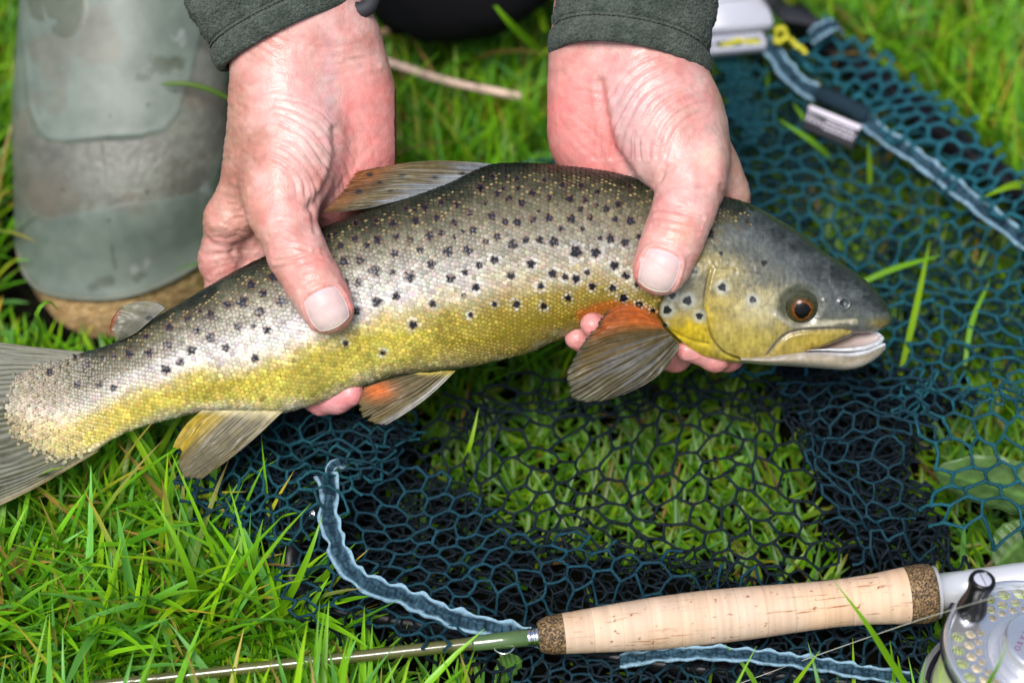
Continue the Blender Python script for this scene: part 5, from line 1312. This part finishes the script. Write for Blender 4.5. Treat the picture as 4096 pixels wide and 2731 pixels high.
    # wound line: green over cream backing
    def rings(rs, zs, r_, m_, name):
        ps = []
        for z in zs:
            for q in rs:
                t = np.linspace(0, 2*np.pi, 120, endpoint=False); jj = .006 * vnoise(np.cos(t) * 2 + q * 9, np.sin(t) * 2, z * 30, seed=3); c = np.stack([(q + jj) * np.cos(t), (q + jj) * np.sin(t), z + jj], 1)
                a = np.linspace(0, 2*np.pi, 6, endpoint=False); rad = np.stack([np.cos(t), np.sin(t), 0 * t], 1)
                Vt = c[:, None] + r_ * (np.cos(a)[None, :, None] * rad[:, None] + np.sin(a)[None, :, None] * np.array([0, 0, 1.0])); ps.append((Vt.reshape(-1, 3), [grid_faces(120, 6, cu=True, cv=True)]))
        V, F = join(ps); return mesh(name, W(V), F, m_, root)
    rings(np.arange(.765, .92, .030), [-.135], .0155, MT['line_g'], 'fly_line'); rings([.925], np.arange(-.16, -.72, -.031), .0155, MT['line_g'], 'fly_line')
    rings(np.arange(.575, .755, .022), [-.125], .0115, MT['line_c'], 'line_backing')
    # frame behind the spool
    V, F = lathe([(.0, -.80), (.90, -.80), (.94, -.79), (.96, -.76), (1.03, -.755), (1.06, -.74), (1.07, -.76), (1.07, -.86), (1.05, -.88), (0, -.88)], 140); fr = mesh('frame', W(V), F, MT['alu'], root)
    V, F = lathe([(.955, -.768), (.957, -.752), (1.005, -.748), (1.008, -.760)], 140); mesh('frame_groove', W(V), F, MT['rim'], fr)
    V, F = lathe([(.03, -.81), (.062, -.80), (.062, -.72), (.05, -.70), (0, -.70)], 30); V[:, 0] += -.97 * .86; V[:, 1] += -.30; mesh('frame_pillar', W(V), F, MT['rim'], fr)
    V, F = lathe([(.0, -.012), (.44, -.012), (.445, 0), (.44, .012), (.0, .012)], 96); pc = np.array([-.36, .60, -.26])
    V2, F2 = lathe([(.44, -.016), (.468, -.016), (.470, 0), (.468, .018), (.44, .018)], 96)
    mesh('foot_plate', W(V + pc), F, MT['alud'], fr); mesh('foot_plate_edge', W(V2 + pc), F2, MT['rim'], fr)
    A, B, ex, ey, ez, Lg, p2 = RODF
    fa = A + ex * (Lg + .004) - ey * .004; V, F = box((0, -.011, -.006), (.05, -.004, .002), .0015); mesh('reel_foot', frame_xf(V, fa, ex, ey, ez), F, MT['alu'], fr, smooth=False)
    return root
REEL = build_reel()

lp = curve([G(4110,2345,.075), G(3960,2392,.080), G(3800,2440,.066), G(3640,2490,.0545), G(3480,2545,.045), G(3300,2608,.034), G(3100,2680,.024), G(2880,2760,.016), G(2600,2850,.012)], 90)
V, F = tube(lp, .00014, 6); o = mesh('fishing_line', V, F, MT['mono']); tag(o, 'thin clear fishing line running from the reel across the end of the cork grip', 'fishing line')

# ---------------------------------------------------------------- grass and small plants
GREENS = np.array([(.100, .280, .006), (.145, .340, .008), (.065, .215, .008), (.205, .375, .008), (.10, .28, .05), (.145, .34, .02)])
STRAW = np.array([(.48, .33, .035), (.40, .25, .06), (.30, .19, .05)])

def blades(root, h, wd, az, th0, th1, col, tipc, segs=6, fall=None):
    """V-folded tapering blades. root (n,3); az = lean direction; th0, th1 = angle from the vertical at foot and tip"""
    n = len(root); m = segs + 1; t = np.linspace(0, 1, m)
    th = th0[:, None] + (th1 - th0)[:, None] * t[None] ** 1.3
    dl = h[:, None] / segs
    dx = np.cumsum(np.sin(th) * dl, 1) - np.sin(th[:, :1]) * dl; dz = np.cumsum(np.cos(th) * dl, 1) - np.cos(th[:, :1]) * dl
    wob = .12 * h[:, None] * (t[None] ** 2) * rng.normal(0, .5, (n, 1))
    c, s = np.cos(az)[:, None], np.sin(az)[:, None]
    ctr = np.stack([root[:, :1] + dx * c - wob * s, root[:, 1:2] + dx * s + wob * c, root[:, 2:] + dz], -1)
    ctr[..., 2] = np.maximum(ctr[..., 2], .001)
    tw = rng.normal(0, .5, (n, 1)) * t[None]
    sx = np.stack([-s * np.cos(tw), c * np.cos(tw), np.sin(tw)], -1)
    nz = np.stack([-np.cos(th) * c, -np.cos(th) * s, np.sin(th)], -1)
    wp = wd[:, None] * (.55 + .45 * np.sin(np.pi * np.minimum(t * 1.6 + .15, 1) * .5))[None] * (1 - t ** 3.2)[None] + .00006
    Lf = ctr - sx * wp[..., None] * .5; Rt = ctr + sx * wp[..., None] * .5; Md = ctr - nz * (wp * .16)[..., None]
    V = np.stack([Lf, Md, Rt], 2)                       # n, m, 3, 3
    f = grid_faces(m, 3); F = (np.arange(n)[:, None, None] * (m * 3) + f[None]).reshape(-1, 4)
    cc = col[:, None] * (1 - (t ** 2)[None, :, None]) + tipc[:, None] * (t ** 2)[None, :, None]
    cc = np.repeat(cc[:, :, None], 3, 2) * np.array([1, .86, 1])[None, None, :, None]
    return V.reshape(-1, 3), F, cc.reshape(-1, 3)

def rand_cols(n, straw=.07):
    i = rng.integers(0, len(GREENS), n); c = GREENS[i] * rng.uniform(.85, 1.55, (n, 1)); tip = c * rng.uniform(.9, 1.25, (n, 1))
    y = rng.random(n) < .10; tip[y] = STRAW[rng.integers(0, 3, y.sum())]
    s = rng.random(n) < straw; c[s] = STRAW[rng.integers(0, 3, s.sum())] * rng.uniform(.6, 1.2, (s.sum(), 1)); tip[s] = c[s]
    return c, tip

def build_grass():
    parts = []
    def patch(n, keepf, hr, wr, straw=.07, tone=1.0, th=(8, 45), bend=(10, 65), zroot=0.0, azb=None, span=None):
        x0, x1, y0, y1 = span or (-.30, .34, -.24, .40)
        r = np.stack([rng.uniform(x0, x1, n), rng.uniform(y0, y1, n), np.full(n, zroot)], 1)
        # tufts: pull the roots together
        tuft = np.stack([vnoise(r[:, 0] * 60, r[:, 1] * 60, seed=1), vnoise(r[:, 0] * 60, r[:, 1] * 60, 5.5, seed=1)], 1) * .006; r[:, :2] += tuft
        px, py = to_pix(r + np.array([0, 0, .015])); k = keepf(px, py, r); r = r[rng.random(n) < k]; n = len(r)
        px, py = to_pix(r + np.array([0, 0, .015]))
        h = rng.uniform(hr[0], hr[1], n) * rng.uniform(.6, 1, n); wd = rng.uniform(wr[0], wr[1], n)
        az = rng.uniform(0, 2*np.pi, n) if azb is None else rng.normal(azb, .9, n)
        t0 = np.radians(rng.uniform(th[0], th[1], n)); t1 = t0 + np.radians(rng.uniform(bend[0], bend[1], n))
        # nothing may stand up through the rod, the reel or the boot
        q = r - RODF[0]; ax = q @ RODF[2]; off = np.linalg.norm((q - ax[:, None] * RODF[2])[:, :2], axis=1)
        h = np.where((off < .05) & (ax > -.02), np.minimum(h, .018), h); h = np.where((off < .022) & (ax <= -.02), np.minimum(h, .022), h)
        h = np.where((r[:, 0] > -.235) & (r[:, 0] < -.095) & (r[:, 1] > .03) & (r[:, 1] < .09), np.minimum(h, .017), h)
        h = np.where((px < 1300) & (py > 1250) & (py < 1760), np.minimum(h, .026), h); h = np.where((px < 700) & (py >= 1760) & (py < 1960), np.minimum(h, .040), h)
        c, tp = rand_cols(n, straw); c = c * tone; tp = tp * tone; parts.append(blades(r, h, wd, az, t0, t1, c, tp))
    def nearboot(r): return (r[:, 0] > -.235) & (r[:, 0] < -.10) & (r[:, 1] > .035)
    def boot(r): return (r[:, 0] > -.222) & (r[:, 0] < -.113) & (r[:, 1] > .062 + .02 * ((r[:, 0] + .17) / .05) ** 2)
    def dense(px, py): return np.maximum.reduce([inside(px, py, DENSE), inside(px, py, FOLD), inside(px, py, BOTT), ])
    def netted(px, py): return dense(px, py) | inside(px, py, CENTRE) | inside(px, py, OPEN_R) | inside(px, py, FARR)
    def k_lawn(px, py, r): return np.where(netted(px, py) | boot(r), 0, 1.0)
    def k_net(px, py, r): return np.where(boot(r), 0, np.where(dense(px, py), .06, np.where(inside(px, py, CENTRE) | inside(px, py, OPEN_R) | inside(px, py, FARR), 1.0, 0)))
    # mat of short leaves everywhere, then the longer lawn blades
    patch(24000, lambda a, b, r: np.where(boot(r), 0, np.where(dense(a, b), .03, 1)), (.012, .026), (.0012, .0024), straw=.03, tone=.8, th=(20, 75), bend=(5, 40))  # toned down: shade between the blades is put into the leaf colour
    patch(40000, k_lawn, (.028, .066), (.0010, .0025), straw=.03, th=(4, 42), bend=(4, 48), tone=1.2)
    patch(11000, k_net, (.024, .048), (.0012, .0027), straw=.035, th=(48, 80), bend=(0, 14), azb=1.9, tone=.62)  # darker tone paints the shade under the net into these blades
    # long lush blades in the near left corner
    patch(4600, lambda a, b, r: k_lawn(a, b, r) * (a < 1500) * (b > 1800), (.042, .09), (.0018, .0040), straw=.035, tone=1.25, th=(6, 40), bend=(5, 50), span=(-.26, -.02, -.20, 0.02))
    patch(5200, lambda a, b, r: k_lawn(a, b, r) * (b < 900), (.05, .09), (.0014, .0026), straw=.12, th=(10, 50), bend=(20, 80), span=(-.30, .34, .05, .42))
    # coarser lawn around, outside the picture
    def k_out(px, py, r): return np.where((r[:, 0] > -.30) & (r[:, 0] < .34) & (r[:, 1] > -.24) & (r[:, 1] < .40) | boot(r), 0, 1.0) * (np.hypot(r[:, 0], r[:, 1] - .08) < .85)
    patch(14000, k_out, (.04, .075), (.003, .006), straw=.06, th=(10, 50), bend=(10, 50), span=(-.8, .8, -.7, .9))
    # single blades seen clearly: (px, py, z) from foot to tip, width
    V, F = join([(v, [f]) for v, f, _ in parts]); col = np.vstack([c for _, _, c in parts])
    sing = [([(3700,2860,.01),(3560,2640,.035),(3450,2470,.060),(3338,2325,.072)], .0024), ([(3680,2880,.01),(3610,2720,.02),(3590,2620,.032)], .0016), ([(3560,2860,.008),(3575,2720,.02),(3560,2560,.04)], .0014),
            ([(3900,2900,.02),(3960,2720,.07),(4010,2620,.085),(4028,2560,.088)], .0022), ([(3060,2900,.01),(3160,2760,.025),(3280,2600,.042)], .0018), ([(3080,2860,.008),(2990,2680,.025),(2900,2575,.035)], .0018),
            ([(1080,2500,.01),(1200,2300,.045),(1260,2150,.058),(1290,2055,.062)], .0030), ([(1100,2480,.012),(1180,2420,.03),(1270,2360,.038)], .0020), ([(980,2360,.012),(1010,2240,.04),(1052,2075,.058)], .0030),
            ([(780,2480,.01),(760,2300,.045),(700,2150,.06),(610,1990,.07)], .0030), ([(1840,1880,.02),(1880,1780,.035),(1915,1630,.045)], .0018),
            ([(1590,100,.05),(1800,118,.055),(1960,128,.055),(2060,150,.05)], .0030), ([(2190,230,.04),(2110,160,.06),(2010,60,.08),(1930,-40,.09)], .0034),
            ([(2180,130,.05),(2160,50,.06),(2130,-30,.07)], .003), ([(3330,640,.03),(3240,560,.045),(3110,475,.055)], .0024), ([(3260,560,.03),(3220,480,.045),(3170,410,.052)], .0022), ([(3480,760,.025),(3478,650,.04),(3472,560,.055)], .0020),
            ([(150,1400,.03),(160,1300,.06),(150,1240,.07),(175,1212,.072),(235,1240,.06)], .0022), ([(440,1400,.03),(420,1360,.045),(400,1330,.05)], .0018), ([(3600,1500,.03),(3660,1250,.036),(3720,960,.036)], .0026), ([(3860,1460,.03),(3880,1320,.036),(3960,1120,.036)], .0022),
            ([(3400,1150,.035),(3560,1080,.038),(3770,1020,.036)], .0024), ([(4200,790,.03),(4060,740,.05),(3930,790,.055)], .0036)]
    for k, (pts, wd) in enumerate(sing):
        c = curve([G(*p) for p in pts], 16); tg = np.gradient(c, axis=0); tg /= np.linalg.norm(tg, axis=1)[:, None]
        sd_ = np.cross(tg, (CAM - c) / np.linalg.norm(CAM - c, axis=1)[:, None]); sd_ /= np.linalg.norm(sd_, axis=1)[:, None]; nr = np.cross(sd_, tg); t = np.linspace(0, 1, 16)
        wv = (wd * (.75 + .25 * np.sin(np.pi * t)) * (1 - t ** 3.5) + .0001)[:, None]
        X = np.stack([c - sd_ * wv / 2, c - nr * wv * .18, c + sd_ * wv / 2], 1); g = GREENS[(k * 2 + 1) % 6] * 1.1
        cc = np.tile(g, (48, 1)) * np.repeat(np.linspace(.9, 1.15, 16), 3)[:, None]
        F = F if isinstance(F, list) else [F]
        V2, F2 = join([(V, F), (X.reshape(-1, 3), [grid_faces(16, 3)])]); V, F = V2, F2; col = np.vstack([col, cc])
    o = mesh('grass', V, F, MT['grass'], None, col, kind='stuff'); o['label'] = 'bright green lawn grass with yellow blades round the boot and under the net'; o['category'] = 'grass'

def single(name, label, cat, pts, wd, colr, m_='grass', round_=False):
    c = curve(pts, 40)
    if round_:
        r = wd * (1 + .12 * vnoise(np.arange(40) * .7, 3.3)); V, F = tube(c, r, 10); cc = np.tile(colr, (len(V), 1)) * (1 + .35 * np.repeat(vnoise(np.arange(40) * .55, 1.2), 10))[:, None]
    else:
        tg = np.gradient(c, axis=0); tg /= np.linalg.norm(tg, axis=1)[:, None]; sd_ = np.cross(tg, (CAM - c) / np.linalg.norm(CAM - c, axis=1)[:, None]); sd_ /= np.linalg.norm(sd_, axis=1)[:, None]; nr = np.cross(sd_, tg); t = np.linspace(0, 1, 40)
        wv = (wd * (1 - np.abs(2 * t - 1) ** 5) + .0002)[:, None]; X = np.stack([c - sd_ * wv / 2, c - nr * wv * .2, c + sd_ * wv / 2, c - nr * wv * .3], 1); V = X.reshape(-1, 3); F = [grid_faces(40, 4, cv=True)]; cc = np.tile(colr, (160, 1))
    o = mesh(name, V, F, MT[m_], None, cc); tag(o, label, cat); return o

build_grass()
single('grass_blade', 'single green grass blade lying across the instep of the boot', 'grass blade', [P(640,338,860), P(740,336,856), P(840,360,870), P(935,405,900)], .0019, (.10, .20, .02))
single('dry_stem', 'pale dry straw stem lying in the grass between the two hands', 'dry stem', [G(1450,215,.045), G(1600,265,.046), G(1720,305,.046), G(1850,340,.046), G(2000,370,.045), G(2085,388,.044)], .0019, (.50, .36, .28), 'dry', True)
single('dry_stem', 'brown broken stem beside the left wrist', 'dry stem', [G(1400,180,.04), G(1480,150,.045), G(1570,110,.046), G(1600,80,.045)], .0016, (.22, .14, .08), 'dry', True)

def leaf(name, label, base, tip, wd, colr, curl=.1):
    b, t_ = G(*base), G(*tip); n = 30; m = 11; t = np.linspace(0, 1, n); L = np.linalg.norm(t_ - b); ax = (t_ - b) / L
    sd_ = np.cross(ax, (0, 0, 1)); sd_ /= np.linalg.norm(sd_); up = np.cross(sd_, ax); v = np.linspace(-1, 1, m)
    wv = wd * np.sin(np.pi * t ** .8) ** .8 + .0004
    X = b + ax * L * t[:, None, None] + sd_ * (wv[:, None] * v[None])[..., None] + up * (curl * L * np.sin(np.pi * t)[:, None] - .25 * wv[:, None] * (1 - np.abs(v))[None] + .0006 * np.sin(t * 40)[:, None] * np.abs(v)[None])[..., None]
    col = np.tile(colr, (n * m, 1)).reshape(n, m, 3) * (1 + .5 * (np.abs(v) < .12)[None, :, None] * 1.0)
    B = X - up * .0003; q = n * m; idx = np.arange(q).reshape(n, m); loop = np.concatenate([idx[:, 0], idx[-1, 1:], idx[-2::-1, -1], idx[0, -2:0:-1]]); l2 = np.roll(loop, -1)
    o = mesh(name, np.stack([X, B]).reshape(-1, 3), np.vstack([grid_faces(n, m), grid_faces(n, m, flip=True) + q, np.stack([loop, l2, l2 + q, loop + q], 1)]), MT['leaf'], None, np.stack([col, col]).reshape(-1, 3)); tag(o, label, 'leaf'); return o
leaf('weed_leaf', 'broad green weed leaf under the bright teal mesh at the right edge', (3740,1880,.030), (4330,2080,.034), .0125, (.075, .16, .035))
leaf('weed_leaf', 'pointed green weed leaf under the mesh just above the reel seat', (3980,2260,.020), (4180,2080,.034), .009, (.07, .15, .03))
leaf('weed_leaf', 'small yellowing leaf in the long grass at the lower left edge', (90,2200,.03), (-30,2330,.03), .008, (.30, .27, .05))
leaf('weed_leaf', 'small oval yellow-green leaf in the grass below the tail fin', (160,2215,.03), (60,2190,.034), .004, (.16, .24, .04))
leaf('weed_leaf', 'lobed green leaf low in the grass just below the rod', (1980,2700,.012), (2090,2640,.02), .006, (.06, .15, .02))
